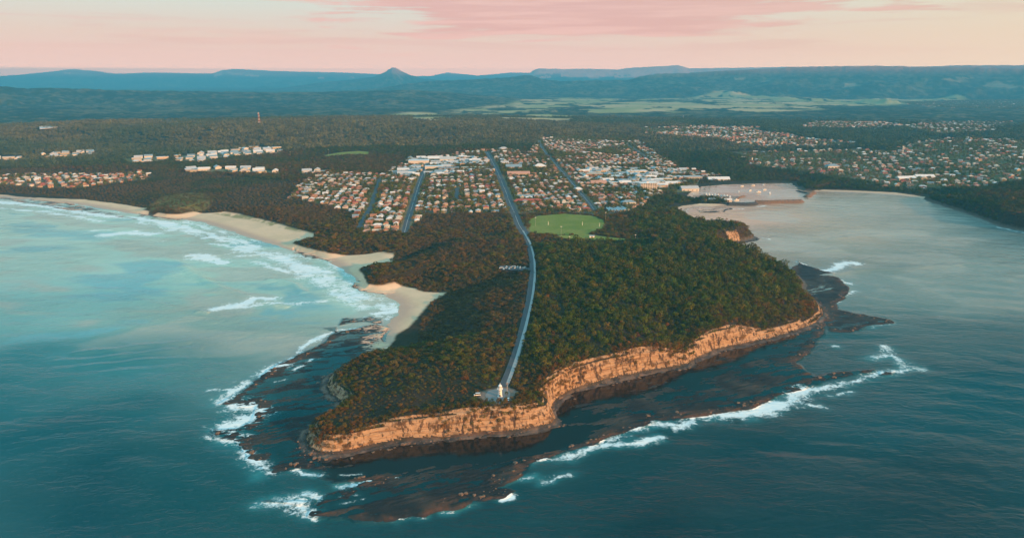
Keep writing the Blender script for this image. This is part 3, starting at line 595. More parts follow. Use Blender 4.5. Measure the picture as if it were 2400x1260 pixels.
FOAM = [
    ([(420, 530), (480, 545), (560, 575), (640, 597)], 6, 0.9), ([(560, 585), (620, 592), (700, 618), (770, 640)], 8, 0.9), ([(700, 640), (760, 665), (810, 700), (860, 720)], 8, 0.85), ([(600, 612), (680, 640)], 5, 0.7), ([(0, 488), (120, 498), (220, 515)], 7, 0.8), ([(330, 520), (420, 535), (470, 545)], 8, 0.8), ([(500, 570), (560, 580)], 5, 0.8), ([(850, 745), (890, 742)], 4, 0.7),  # crests and wash: points, half width in metres, strength
    ([(-60, 468), (0, 474), (110, 482), (180, 496), (262, 508)], 9, 1.2), ([(180, 512), (240, 518)], 7, 0.8), ([(262, 508), (330, 512), (380, 522), (410, 538)], 9, 0.95),
    ([(390, 522), (430, 535)], 9, 1.0), ([(255, 549), (300, 546), (355, 548)], 7, 1.6), ([(320, 541), (335, 545)], 5, 1.2), ([(225, 540), (262, 538)], 5, 0.8), ([(370, 566), (390, 565)], 4, 0.6),
    ([(430, 520), (470, 528), (520, 545), (560, 562), (620, 585), (680, 600)], 7, 0.62), ([(475, 558), (520, 556), (560, 563), (600, 580)], 7, 0.9), ([(440, 548), (470, 552)], 5, 0.6),
    ([(560, 600), (640, 592), (720, 605)], 6, 0.75), ([(500, 600), (550, 592)], 2.2, 0.8), ([(450, 598), (475, 598), (500, 607), (528, 615)], 5.5, 1.5), ([(460, 603), (500, 612)], 6, 1.3),
    ([(640, 600), (700, 625), (760, 645), (800, 672), (830, 690), (870, 700)], 11, 0.85), ([(690, 630), (750, 655), (780, 680)], 8, 0.7), ([(780, 615), (830, 650)], 8, 0.6), ([(830, 688), (880, 700), (905, 722)], 6, 0.8), ([(880, 735), (922, 730), (920, 712)], 5, 0.95),
    ([(515, 722), (560, 715), (600, 702), (630, 700)], 5.5, 1.5), ([(560, 722), (620, 712)], 4, 0.8), ([(640, 712), (700, 710), (760, 706), (790, 700)], 4, 0.95), ([(790, 690), (792, 706)], 3, 1.0),
    # left platform edge
    ([(860, 772), (800, 774), (760, 788), (712, 812), (690, 835), (655, 856), (620, 868)], 3.0, 1.2), ([(700, 830), (670, 855), (600, 880), (570, 905), (520, 935)], 4.5, 1.15), ([(500, 912), (560, 908)], 2.2, 0.95),
    ([(560, 905), (540, 930), (515, 940)], 3.5, 0.9), ([(555, 950), (590, 945), (605, 965), (560, 985), (520, 1000)], 5.5, 1.15), ([(500, 1005), (540, 1010), (600, 1030)], 3.5, 0.95), ([(495, 1020), (545, 1040), (570, 1060), (600, 1085), (625, 1108)], 4.0, 1.05),
    ([(560, 1045), (620, 1025)], 2.0, 0.8), ([(640, 940), (600, 945)], 2, 0.7), ([(690, 1102), (720, 1108), (755, 1110)], 2.0, 0.9), ([(670, 890), (640, 895)], 1.6, 0.6), ([(690, 868), (740, 840), (745, 835)], 1.7, 0.8),
    # in front
    ([(612, 1180), (640, 1178), (690, 1170), (735, 1195)], 3.2, 1.1), ([(640, 1165), (700, 1160), (750, 1168)], 2.2, 0.8), ([(670, 1195), (730, 1195)], 2, 0.9), ([(720, 1200), (740, 1212)], 1.5, 1.0), ([(800, 1138), (850, 1133), (915, 1122)], 1.8, 1.1), ([(800, 1178), (850, 1172)], 1.2, 0.8), ([(800, 1160), (840, 1158)], 1.2, 0.6),
    ([(800, 1115), (850, 1110)], 1.2, 0.7), ([(880, 1216), (930, 1220), (970, 1216)], 1.8, 1.2), ([(1020, 1202), (1060, 1194), (1100, 1182)], 1.6, 1.1), ([(1175, 1166), (1205, 1158)], 1.8, 1.3), ([(1180, 1132), (1210, 1118), (1255, 1112)], 1.6, 1.1), ([(1275, 1120), (1300, 1112), (1328, 1108)], 1.8, 1.0),
    ([(1250, 1080), (1330, 1066), (1390, 1050)], 1.8, 1.0), ([(1330, 1068), (1400, 1050), (1480, 1035), (1550, 1025)], 2.6, 1.1), ([(1410, 1040), (1440, 1028), (1470, 1015)], 3.0, 0.8), ([(1490, 1005), (1540, 990), (1600, 990), (1625, 975), (1700, 970)], 3.5, 1.15), ([(1590, 1000), (1620, 985)], 2.5, 1.0),
    ([(1700, 972), (1760, 968), (1800, 955), (1850, 935), (1890, 915)], 5.0, 1.1), ([(1800, 950), (1840, 945)], 4, 0.9), ([(1890, 915), (1950, 905), (2010, 888), (2060, 880), (2100, 872), (2148, 864)], 3.2, 0.95), ([(1950, 925), (1990, 920)], 2, 0.9), ([(1850, 935), (1920, 950)], 3, 0.7), ([(1400, 1032), (1500, 1010)], 2.5, 0.5),
    ([(2040, 840), (2070, 832), (2080, 815), (2090, 835), (2120, 858)], 4.0, 1.0), ([(1960, 808), (1965, 809)], 2, 0.9),
    # right
    ([(1932, 638), (1960, 625), (1985, 616), (2005, 618)], 5, 1.4), ([(1930, 640), (1960, 632)], 4, 0.9), ([(1960, 655), (1990, 665)], 3.5, 0.9), ([(1975, 690), (2000, 682)], 3.5, 0.8), ([(1945, 712), (1965, 705)], 2.5, 0.7),
    ([(1715, 572), (1750, 568), (1760, 562)], 3.5, 1.0), ([(1762, 552), (1800, 560)], 4, 0.7), ([(1868, 612), (1890, 622)], 2.5, 0.8), ([(1765, 484), (1800, 482)], 3, 0.9), ([(2045, 770), (2060, 763), (2095, 760)], 2, 0.7), ([(1975, 768), (2010, 770)], 2, 0.5),
    ([(2340, 532), (2400, 546), (2450, 552)], 3, 0.8), ([(1640, 488), (1740, 490)], 4, 0.7), ([(2000, 452), (2010, 452)], 2, 0.5),
]
SWELL = [  # (crest line, half width, height)
    ([(370, 600), (430, 622), (480, 655), (540, 685), (600, 700), (640, 712), (680, 717)], 9, 2.85), ([(640, 655), (690, 660), (720, 685)], 7, 2.47), ([(300, 690), (380, 715), (430, 735), (500, 755)], 10, 1.33), ([(1900, 645), (2050, 635), (2200, 622), (2350, 620)], 9, 1.90),
    ([(460, 730), (490, 732)], 6, 2.09), ([(150, 830), (300, 815), (450, 806)], 7, 1.14), ([(130, 850), (330, 832), (480, 822)], 7, 1.14), ([(130, 868), (330, 850), (480, 842)], 7, 1.04), ([(100, 888), (330, 870), (460, 862)], 7, 0.95),
    ([(1930, 560), (2050, 545), (2200, 560)], 9, 0.76), ([(1790, 600), (1900, 590), (2050, 585), (2200, 595)], 9, 0.85)]
print('sea')
sx, sy = fx, fy
foam = np.zeros(fx.shape, np.float32)
wn = 7.0
wx = fx + wn * fbm(fx, fy, 34, 3, 201) + 3 * fbm(fx, fy, 9, 3, 203); wy = fy + wn * fbm(fx, fy, 34, 3, 205) + 3 * fbm(fx, fy, 9, 3, 207)
seam = (D.ravel() < 14) & (fr_ < 3200)
for pts, w, s in FOAM:
    P = poly(pts); m = near_box(wx, wy, P, w * 7) & seam
    if m.any():
        dl = dist_line(wx[m], wy[m], P); foam[m] = np.maximum(foam[m], s * (1.35 if w >= 5 else 1.0) * (0.62 * np.exp(-(dl / (w * 1.2)) ** 2) + 0.45 * np.exp(-(dl / (w * 3.4)) ** 2)) * (0.85 + 0.7 * fbm(fx[m], fy[m], 22, 3, 209)))
foam = foam.reshape(sh)
# wash along every rock edge that sticks out of open water
shore = np.exp(-((D + 5) / 9.0) ** 2) * ((KB > 0.5) * 0.75 + 0.0) * (GR < 2200) * (GX < 500)
foam = np.maximum(foam, shore * (0.6 + 0.8 * fbm(GX, GY, 40, 3, 211)))
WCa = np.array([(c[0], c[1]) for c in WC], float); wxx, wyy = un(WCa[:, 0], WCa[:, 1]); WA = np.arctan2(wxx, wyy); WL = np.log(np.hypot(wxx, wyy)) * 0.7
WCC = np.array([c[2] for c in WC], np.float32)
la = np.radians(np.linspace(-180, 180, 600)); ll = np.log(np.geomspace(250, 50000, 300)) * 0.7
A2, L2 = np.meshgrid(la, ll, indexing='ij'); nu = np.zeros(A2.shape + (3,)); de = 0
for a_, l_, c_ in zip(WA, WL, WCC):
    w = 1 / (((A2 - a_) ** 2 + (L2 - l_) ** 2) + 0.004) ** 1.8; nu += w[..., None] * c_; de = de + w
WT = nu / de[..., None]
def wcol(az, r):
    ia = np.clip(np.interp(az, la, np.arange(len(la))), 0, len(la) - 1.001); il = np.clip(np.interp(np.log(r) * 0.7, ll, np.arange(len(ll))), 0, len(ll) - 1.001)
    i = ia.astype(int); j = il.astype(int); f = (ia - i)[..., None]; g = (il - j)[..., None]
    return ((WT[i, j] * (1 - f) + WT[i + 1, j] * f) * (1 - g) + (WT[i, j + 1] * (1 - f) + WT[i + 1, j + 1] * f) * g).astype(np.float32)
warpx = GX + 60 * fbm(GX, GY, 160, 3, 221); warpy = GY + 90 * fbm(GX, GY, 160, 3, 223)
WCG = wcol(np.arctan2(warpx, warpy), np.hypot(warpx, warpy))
inreef = ss(RO, 0.4, 0.9)
lum = ss(WCG.mean(-1), 0.10, 0.28)
sw1 = fbm(GX + 70 * fbm(GX, GY, 120, 2, 271), GY * 1.8 + 50 * fbm(GX, GY, 140, 2, 273), 130, 4, 275)
WCG = lerp(WCG, C3(0.46, 0.42, 0.35), lum * ss(sw1, 0.02, 0.30) * 0.55)
WCG = lerp(WCG, C3(0.15, 0.40, 0.46), lum * ss(-sw1, 0.05, 0.35) * 0.65 * (GX < 0))
WCG = WCG * (1 + 0.22 * fbm(GX, GY * 2, 240, 4, 277))[..., None]
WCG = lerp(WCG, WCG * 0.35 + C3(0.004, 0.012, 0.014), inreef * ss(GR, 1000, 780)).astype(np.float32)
WCG = lerp(WCG, C3(0.010, 0.009, 0.007), inreef * ss(D + 7 * fbm(GX, GY, 20, 3, 217), -56, -40) * ss(KC, 0.4, 0.8) * 0.95 * ss(GX, -155, -125)).astype(np.float32)  # dark shelf under shallow water, plus the cliff's dark reflection painted into the colour
aer = np.zeros(fx.shape, np.float32)      # aerated turquoise water round the breaking waves
for pts, w, s in FOAM:
    P = poly(pts); m = near_box(wx, wy, P, w * 9) & seam
    if m.any(): aer[m] = np.maximum(aer[m], s * np.exp(-(dist_line(wx[m], wy[m], P) / (w * 2.8)) ** 2))
aer = aer.reshape(sh) * (1 - 0.5 * inreef)
WCG = lerp(WCG, np.maximum(WCG * 1.15, C3(0.05, 0.33, 0.36)), np.clip(aer * 0.42 * (0.75 + 0.9 * fbm(GX, GY, 14, 4, 231)), 0, 0.8))
SZ = np.zeros(fx.shape, np.float32)
for pts, w, hgt in SWELL:
    P = smooth(poly(pts), 2); m = near_box(fx, fy, P, w * 4)
    if m.any():
        dd, ii = dist_line(fx[m] + 14 * fbm(fx[m], fy[m], 90, 2, 251), fy[m] + 14 * fbm(fx[m], fy[m], 90, 2, 253), P, False, True); en = np.clip(np.sin(np.pi * np.clip(ii / (len(P) - 1), 0.0, 1)), 0, 1) ** 0.5
        SZ[m] += hgt * np.exp(-(dd / w) ** 2) * en
SZ = SZ.reshape(sh) * (D < -4)
ph = (GX * 0.35 + GY * 0.94 + 45 * fbm(GX, GY, 300, 3, 261)) / 36.0 * 6.2832
SZ += (0.26 * np.sin(ph) * (0.35 + 0.65 * ss(fbm(GX, GY, 220, 3, 263), -0.3, 0.4)) * (1 - inreef) * (GR < 2600)).astype(np.float32)
SZ += ((0.28 * fbm(GX * 0.5, GY, 14, 3, 241) + 0.10 * fbm(GX, GY, 5, 2, 243)) * (1 - 0.9 * inreef) * (GR < 2500)).astype(np.float32)
SZ = SZ * ss(-D, -30, 2)
def water_mat():
    m, t, p = new_mat('sea_water'); P = t.new('ShaderNodeNewGeometry').outputs['Position']
    wc = t.new('ShaderNodeAttribute', attribute_name='wcol').outputs['Color']
    fo = t.new('ShaderNodeAttribute', attribute_name='foam').outputs['Fac']
    calm = t.new('ShaderNodeAttribute', attribute_name='calm').outputs['Fac']
    lace = t.noise(P, 0.16, 7, 0.68, 0.8); fine = t.noise(P, 0.55, 5, 0.7, 0.4)
    n = t.math('ADD', t.math('MULTIPLY', lace, 0.62), t.math('MULTIPLY', fine, 0.38))
    f = t.math('ADD', fo, t.math('MULTIPLY', t.math('SUBTRACT', n, 0.5), 4.2))
    f = t.math('MULTIPLY', t.sstep(f, 0.38, 1.15), t.sstep(fo, 0.08, 0.45))
    t.link(t.mix(f, wc, (0.78, 0.84, 0.84)), p.inputs['Base Color'])
    t.link(t.math('MULTIPLY_ADD', f, 0.6, 0.09), p.inputs['Roughness']); p.inputs['IOR'].default_value = 1.333
    w1 = t.noise(t.mapping(P, (0.10, 0.20, 0.1), (0, 0, R_(-12))), 1.0, 5, 0.55, 0.4)
    w2 = t.noise(t.mapping(P, (0.45, 0.8, 0.5), (0, 0, R_(8))), 1.0, 4, 0.6, 0.3)
    w3 = t.noise(t.mapping(P, (0.025, 0.05, 0.1), (0, 0, R_(14))), 1.0, 3, 0.5, 0.3)
    hgt = t.math('ADD', t.math('MULTIPLY', w1, 1.0), t.math('ADD', t.math('MULTIPLY', w2, 0.28), t.math('MULTIPLY', w3, 1.6)))
    hgt = t.math('MULTIPLY', hgt, t.math('SUBTRACT', 1.0, t.math('MULTIPLY', calm, 0.93)))
    gust = t.noise(t.mapping(P, (0.004, 0.009, 0.01), (0, 0, R_(20))), 1.0, 4, 0.6, 0.6)
    hgt = t.math('MULTIPLY', hgt, t.math('MULTIPLY_ADD', t.sstep(gust, 0.35, 0.65), 1.1, 0.45))
    bump(t, p, hgt, 1.0, 0.75)
    return m
M_water = water_mat()
# smoother inside the harbour and on the platforms
harb = softzone(poly([(1600, 500), (1720, 492), (1900, 475), (1900, 425), (1600, 425)]), 30)
calm = np.clip(np.maximum(inreef * (0.45 + 0.55 * ss(GR, 900, 700)), 0.88 * harb), 0, 1)
DD = np.maximum(np.maximum(D[:-1, :-1], D[1:, 1:]), np.maximum(D[1:, :-1], D[:-1, 1:]))
seaf = (DD < 26) & ((GR[:-1, :-1] < 12000) | (np.abs(GA[:-1, :-1]) > 1.2))
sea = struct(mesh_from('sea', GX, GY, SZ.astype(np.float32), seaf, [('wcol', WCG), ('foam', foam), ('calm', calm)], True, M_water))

# ------------------------------------------------------------------ the air
def haze():
    x0, x1, y0, y1, z0, z1 = -33000, 33000, -1500, 34500, -10.0, AIR_TOP
    v = [(x, y, z) for z in (z0, z1) for y in (y0, y1) for x in (x0, x1)]
    f = [(0, 2, 3, 1), (4, 5, 7, 6), (0, 1, 5, 4), (2, 6, 7, 3), (0, 4, 6, 2), (1, 3, 7, 5)]
    me = bpy.data.meshes.new('haze'); me.from_pydata(v, [], f); o = bpy.data.objects.new('haze', me); COL.objects.link(o); o['kind'] = 'stuff'
    m = bpy.data.materials.new('haze'); m.use_nodes = True; t = NT(m.node_tree); t.n.clear()
    out = t.new('ShaderNodeOutputMaterial'); p = t.new('ShaderNodeVolumePrincipled')
    p.inputs['Color'].default_value = (*HAZE_C, 1); p.inputs['Density'].default_value = HAZE_D; p.inputs['Anisotropy'].default_value = 0.0
    t.link(p.outputs[0], out.inputs['Volume']); me.materials.append(m); m.cycles.homogeneous_volume = True
HAZE_C = (0.10, 0.58, 1.0); HAZE_D = AIR
haze()

# ------------------------------------------------------------------ vegetation
def bm_arrays(name, V, F, mats, fm=None, smooth_=False):
    me = bpy.data.meshes.new(name); V = np.asarray(V, np.float32); F = np.asarray(F, np.int32); k = F.shape[1]
    me.vertices.add(len(V)); me.loops.add(F.size); me.polygons.add(len(F))
    me.vertices.foreach_set('co', V.ravel()); me.loops.foreach_set('vertex_index', F.ravel())
    me.polygons.foreach_set('loop_start', np.arange(0, F.size, k, dtype=np.int32)); me.polygons.foreach_set('loop_total', np.full(len(F), k, np.int32))
    if fm is not None: me.polygons.foreach_set('material_index', np.asarray(fm, np.int32))
    me.update(calc_edges=True); me.polygons.foreach_set('use_smooth', np.full(len(F), smooth_, bool))
    for m in mats: me.materials.append(m)
    return me
def leaf_mat(name, instanced):
    m, t, p = new_mat(name)
    if instanced: c = t.new('ShaderNodeAttribute', attribute_name='tint', attribute_type='INSTANCER').outputs['Color']
    else: c = t.new('ShaderNodeObjectInfo').outputs['Color']
    P = t.new('ShaderNodeNewGeometry'); n = t.noise(P.outputs['Position'], 0.8, 3, 0.6)
    f = t.math('MULTIPLY_ADD', n, 1.5, 0.25); cc = t.new('ShaderNodeCombineXYZ'); [t.link(f, cc.inputs[i]) for i in range(3)]
    t.link(t.mix(1.0, c, cc.outputs[0], 'MULTIPLY'), p.inputs['Base Color']); p.inputs['Roughness'].default_value = 0.85; p.inputs['Specular IOR Level'].default_value = 0.15
    return m
M_leaf_i = leaf_mat('leaves_of_the_woods', True); M_leaf_o = leaf_mat('leaves', False)
M_bark = new_mat('bark')[0]; M_bark.node_tree.nodes['Principled BSDF'].inputs['Base Color'].default_value = (0.10, 0.07, 0.05, 1)
def crown_verts(r, n, leaf, blobs=7, squash=0.8, radius=0.5, low=0.05, tall=1.0):
    """leaf sprays on and just inside a handful of overlapping billows; unit crown: diameter 1, height ~1"""
    B = []
    for k in range(blobs):
        a = r.uniform(0, 6.283); q = radius * 0.55 * math.sqrt(r.uniform(0, 1)) if k else 0
        rr = radius * r.uniform(0.42, 0.66) * (1 if k else 1.15); B.append((q * math.cos(a), q * math.sin(a), low * tall + rr * squash + r.uniform(0, 1) * (tall - low - 2 * rr * squash) , rr))
    V = []; cnt = 0
    w = np.array([b[3] ** 2 for b in B]); w /= w.sum()
    for k in r.choice(len(B), n * 3, p=w):
        if cnt >= n: break
        bx, by, bz, br = B[k]; d = r.normal(size=3); d /= np.linalg.norm(d)
        if d[2] < -0.45: continue
        q = np.array([bx, by, bz]) + d * np.array([br, br, br * squash]) * r.uniform(0.86, 1.06)
        if any(((q[0] - c[0]) ** 2 + (q[1] - c[1]) ** 2 + ((q[2] - c[2]) / squash) ** 2) < (c[3] * 0.80) ** 2 for j, c in enumerate(B) if j != k): continue
        nn = d + r.normal(size=3) * 0.45; nn /= np.linalg.norm(nn)
        a1 = np.cross(nn, r.normal(size=3)); a1 /= np.linalg.norm(a1); a2 = np.cross(nn, a1); s = leaf * r.uniform(0.6, 1.25)
        V += [q + a1 * s, q + a2 * s * 0.8, q - a1 * s, q - a2 * s * 0.8]; cnt += 1
    return np.array(V)
def quads(n): return np.arange(n * 4).reshape(-1, 4)
def hidden_collection(name, meshes):
    c = bpy.data.collections.new(name)
    for i, me in enumerate(meshes):
        c.objects.link(bpy.data.objects.new(f'{name}_{i:03d}', me))
    return c
def scatter(name, x, y, z, idx, rot, scl, tint, coll, kind='stuff', label=None):
    n = len(x); me = bpy.data.meshes.new(name); me.vertices.add(n); me.vertices.foreach_set('co', np.stack([x, y, z], 1).astype(np.float32).ravel())
    def at(nm, ty, data, key): a = me.attributes.new(nm, ty, 'POINT'); a.data.foreach_set(key, np.ascontiguousarray(data).ravel())
    at('pick', 'INT', idx.astype(np.int32), 'value'); at('turn', 'FLOAT_VECTOR', np.stack([0 * rot, 0 * rot, rot], 1).astype(np.float32), 'vector')
    at('size', 'FLOAT_VECTOR', scl.astype(np.float32), 'vector')
    if tint is not None: at('tint', 'FLOAT_COLOR', np.concatenate([tint, np.ones((n, 1))], 1).astype(np.float32), 'color')
    o = bpy.data.objects.new(name, me); COL.objects.link(o); o['kind'] = kind
    if label: o['label'] = label
    g = bpy.data.node_groups.new(name, 'GeometryNodeTree'); g.interface.new_socket('Geometry', in_out='INPUT', socket_type='NodeSocketGeometry'); g.interface.new_socket('Geometry', in_out='OUTPUT', socket_type='NodeSocketGeometry')
    N = g.nodes; gi = N.new('NodeGroupInput'); go = N.new('NodeGroupOutput'); ci = N.new('GeometryNodeCollectionInfo'); ci.inputs[0].default_value = coll; ci.inputs[1].default_value = True; ci.inputs[2].default_value = True
    ip = N.new('GeometryNodeInstanceOnPoints'); ip.inputs['Pick Instance'].default_value = True
    def na(nm, ty): a = N.new('GeometryNodeInputNamedAttribute'); a.data_type = ty; a.inputs[0].default_value = nm; return a.outputs[0]
    e2r = N.new('FunctionNodeEulerToRotation'); L = g.links
    L.new(na('turn', 'FLOAT_VECTOR'), e2r.inputs[0]); L.new(gi.outputs[0], ip.inputs['Points']); L.new(ci.outputs[0], ip.inputs['Instance'])
    L.new(na('pick', 'INT'), ip.inputs['Instance Index']); L.new(e2r.outputs[0], ip.inputs['Rotation']); L.new(na('size', 'FLOAT_VECTOR'), ip.inputs['Scale']); L.new(ip.outputs[0], go.inputs[0])
    md = o.modifiers.new('scatter', 'NODES'); md.node_group = g
    return o
def tag(o, label=None, cat=None, group=None, kind=None):
    for k, v in (('label', label), ('category', cat), ('group', group), ('kind', kind)):
        if v: o[k] = v
    return o

print('woods')
cr = np.random.default_rng(5)
CROWN = [crown_verts(cr, 230, 0.062, 7, 0.8, 0.5) for _ in range(6)] + [crown_verts(cr, 200, 0.06, 9, 0.55, 0.5, 0.0) for _ in range(3)]
crown_i = hidden_collection('crown', [bm_arrays('crown', V, quads(len(V) // 4), [M_leaf_i]) for V in CROWN])
def patch(r, n, span):
    out = []
    for _ in range(n):
        V = crown_verts(r, 42, 0.12, 4, 0.8, 0.5); s = r.uniform(8.5, 14); k = V * np.array([s, s, s * r.uniform(0.7, 1.1)])
        k += np.array([r.uniform(-span / 2, span / 2), r.uniform(-span / 2, span / 2), -1.5]); out.append(k)
    return np.concatenate(out)
PATCH = [patch(cr, 16, 40) for _ in range(5)]
patch_i = hidden_collection('canopy', [bm_arrays('canopy', V, quads(len(V) // 4), [M_leaf_i]) for V in PATCH])

ROADD = np.full(fx.shape, 1e3, np.float32)
for k, (P, w) in list(ST.items()) + [('path', (PATHL, 3.2))]:
    m = near_box(fx, fy, P, 20); ROADD[m] = np.minimum(ROADD[m], dist_line(fx[m], fy[m], P) - w / 2)
ROADD = ROADD.reshape(sh)
MAIND = np.full(fx.shape, 1e3, np.float32)
for k in ('avenue', 'west_street', 'east_street', 'upper_street'):
    P, w = ST[k]; m = near_box(fx, fy, P, 40); MAIND[m] = np.minimum(MAIND[m], dist_line(fx[m], fy[m], P) - w / 2)
MAIND = MAIND.reshape(sh)
OKV = ((H > 2.2) & (z_sand < 0.3) & (z_grass < 0.5) & (z_gravel < 0.3) & (D > 4) & (SLOPE < np.where(KC < 0.4, 2.2, 1.1))).astype(np.float32)
z_tall = softzone(hpoly([(1262, 575), (1420, 560), (1600, 560), (1790, 575), (1860, 600), (1900, 690), (1820, 735), (1640, 770), (1420, 840), (1255, 880), (1240, 780), (1262, 660)]), 25)
z_tall = np.maximum(z_tall, softzone(hpoly([(1480, 500), (1620, 490), (1762, 545), (1700, 572), (1500, 560)]), 20))
def jgrid(x0, x1, y0, y1, s, r=rng):
    X, Y = np.meshgrid(np.arange(x0, x1, s), np.arange(y0, y1, s * 0.866)); X = X + (np.arange(Y.shape[0]) % 2)[:, None] * s / 2
    X = X.ravel() + r.uniform(-.36, .36, X.size) * s; Y = Y.ravel() + r.uniform(-.36, .36, Y.size) * s
    k = np.abs(np.arctan2(X, Y)) < R_(50); return X[k], Y[k]
def tints(x, y, tall, d):
    n = len(x); u = np.clip(0.5 + (rng.uniform(0, 1, n) - 0.5) * 0.62 + 0.5 * fbm(x, y, 20, 3, 405), 0, 1); a = fbm(x, y, 45, 3, 401); b = fbm(x, y, 14, 2, 403)
    green = np.array([0.056, 0.086, 0.010]); olive = np.array([0.078, 0.086, 0.015]); brown = np.array([0.098, 0.076, 0.022]); rust = np.array([0.135, 0.074, 0.018])
    near_c = np.exp(-d / 32)  # more rust by the cliffs: the sunlit orange fringe put into leaf colour
    w = np.stack([0.35 + 3.2 * tall + 0.5 * a, 1.0 + 0.4 * b + 0.6 * tall, 1.3 - 1.2 * tall + 0.9 * a, 0.03 + 0.15 * (1 - tall) * np.clip(b, 0, 1) + 1.5 * near_c], 1).clip(0.03)
    w = np.cumsum(w, 1); w /= w[:, -1:]; k = (u[:, None] > w).sum(1)
    c = np.stack([green, olive, brown, rust])[k]
    return (c * np.array([1.16, 0.93, 0.60]) * rng.uniform(0.62, 1.5, (n, 1)) * (1 + 0.14 * rng.uniform(-1, 1, (n, 3)))).astype(np.float32)
# headland and the slopes round the town, up to 1500 m
x, y = jgrid(-1250, 1250, 430, 1500, 4.0)
ok = look(x, y, OKV) > 0.9; x, y = x[ok], y[ok]
dd = look(x, y, D); tl = look(x, y, z_tall); rd = look(x, y, ROADD); tw = look(x, y, z_town); hg = look(x, y, z_hill); sl_ = look(x, y, SLOPE); rr = np.hypot(x, y)
keepd = np.where(rr > 1000, 0.62, 0.85) * (1 - 0.30 * tl)
heath = np.exp(-((x + 90) / 150) ** 2) * (y < 640)
keep = (rd > 1.6) & (tw < 0.45) & (rng.uniform(0, 1, len(x)) < keepd) & (hg < rng.uniform(0.3, 2.6, len(x))) & (dd > 6)
x, y, dd, tl, rr = x[keep], y[keep], dd[keep], tl[keep], rr[keep]
big = fbm(x, y, 26, 3, 411)
sc_ = (4.5 + 1.8 * rng.uniform(-1, 1, len(x)) + 2.2 * big + 4.0 * (rng.uniform(0, 1, len(x)) > 0.95)) * (1 + 0.28 * tl) * np.where(rr > 900, 1.25, 1.0)
low = ss(dd, 3, 22) * 0.45 + 0.55
tipl = ss(rr, 640, 560) * ss(x, 20, -60)
sc_ *= (0.45 + 0.55 * low) * (1 - 0.45 * tipl); hs = sc_ * (0.62 + 0.35 * tl + 0.12 * rng.uniform(-1, 1, len(x))) * low
hs *= 1 + 0.5 * (rng.uniform(0, 1, len(x)) > 0.96)
z = look(x, y, H) - 0.25 * hs
tn = tints(x, y, tl, dd)
bm_ = ((x < np.interp(y, ST['lighthouse_road'][0][:, 1], ST['lighthouse_road'][0][:, 0])) & (y > 720)) * ss(fbm(x, y, 110, 3, 407), -0.35, 0.15) * 0.7
tn = lerp(tn, (np.array([0.115, 0.070, 0.026]) * rng.uniform(0.6, 1.4, (len(x), 1))).astype(np.float32), bm_)
pickn = np.where(rng.uniform(0, 1, len(x)) < 0.25 + 0.5 * tl, rng.integers(6, 9, len(x)), rng.integers(0, 6, len(x)))
NEAR = dict(x=x, y=y, z=z, w=sc_, h=hs, t=tn, k=pickn, d=dd)
appar = sc_ * hs / rr ** 2
order = np.argsort(-appar)
clear = look(x, y, ROADD) > 0
IND = order[:290]
rest = np.ones(len(x), bool); rest[IND] = False
rot = rng.uniform(0, 6.28, len(x))
scatter('headland_scrub', x[rest], y[rest], z[rest], pickn[rest], rot[rest], np.stack([sc_, sc_, hs], 1)[rest], tn[rest], crown_i, label='dense coastal scrub and low forest covering the headland')
print('near crowns', len(x))
# woods between and behind the houses, 1400 - 2700 m
x, y = jgrid(-2300, 2300, 1400, 2750, 8.2); r2 = np.hypot(x, y)
ok = (look(x, y, OKV) > 0.9) & (r2 > 1480) & (r2 < 2700); x, y, r2 = x[ok], y[ok], r2[ok]
tw = look(x, y, z_town); rd = look(x, y, ROADD); hg = look(x, y, z_hill)
keep = (rd > 2) & (tw < 0.5) & (rng.uniform(0, 1, len(x)) < 0.93) & (hg < 0.3 + rng.uniform(0, 3, len(x))); x, y, r2 = x[keep], y[keep], r2[keep]
shore_l = ((x < -250) & (look(x, y, D) < 420)).astype(float)
s2 = 8.5 * (1 + 0.3 * rng.uniform(-1, 1, len(x))) * (1 - 0.3 * shore_l); h2 = s2 * rng.uniform(0.7, 1.1, len(x)) * (1 - 0.35 * shore_l)
gr = ss(fbm(x, y, 260, 3, 421) + 0.35 * (x > 400), -0.25, 0.25)
c2 = lerp(tints(x, y, np.zeros(len(x)), np.full(len(x), 200.)), tints(x, y, np.ones(len(x)), np.full(len(x), 200.)) * np.array([0.85, 0.95, 1.1]), gr) * 0.85
c2 = lerp(c2, np.array([0.125, 0.086, 0.032]) * rng.uniform(0.6, 1.3, (len(x), 1)), shore_l * ss(fbm(x, y, 120, 3, 423), -0.25, 0.25) * 0.85)
scatter('woodland', x, y, look(x, y, H) - 0.2 * h2, rng.integers(0, 9, len(x)), rng.uniform(0, 6.28, len(x)), np.stack([s2, s2, h2], 1), c2, crown_i, label='tall gum woodland around and behind the coastal town')
print('mid crowns', len(x))
# forest over the low ridge behind, 2650 - 6400 m
x, y = jgrid(-4800, 4800, 2000, 6400, 33); r3 = np.hypot(x, y); ok = (r3 > 2660) & (r3 < 4500 + 900 * rng.uniform(0, 1, len(r3))) & (look(x, y, H) > 2.0); x, y, r3 = x[ok], y[ok], r3[ok]
tw = look(x, y, z_town); fm = look(x, y, farm.astype(np.float32)); rd = look(x, y, ROADD); gs = look(x, y, z_grass)
keep = (tw < 0.35) & (fm < 0.35) & (rd > 14) & (gs < 0.05) & (rng.uniform(0, 1, len(x)) < 0.97); x, y, r3 = x[keep], y[keep], r3[keep]
gr = ss(fbm(x, y, 500, 3, 431) + 0.5 * (x > 900), -0.3, 0.4)
c3 = lerp(np.array([0.120, 0.112, 0.042]) * rng.uniform(0.6, 1.4, (len(x), 1)), np.array([0.068, 0.090, 0.032]) * rng.uniform(0.7, 1.3, (len(x), 1)), gr)
s3 = rng.uniform(0.85, 1.15, len(x))
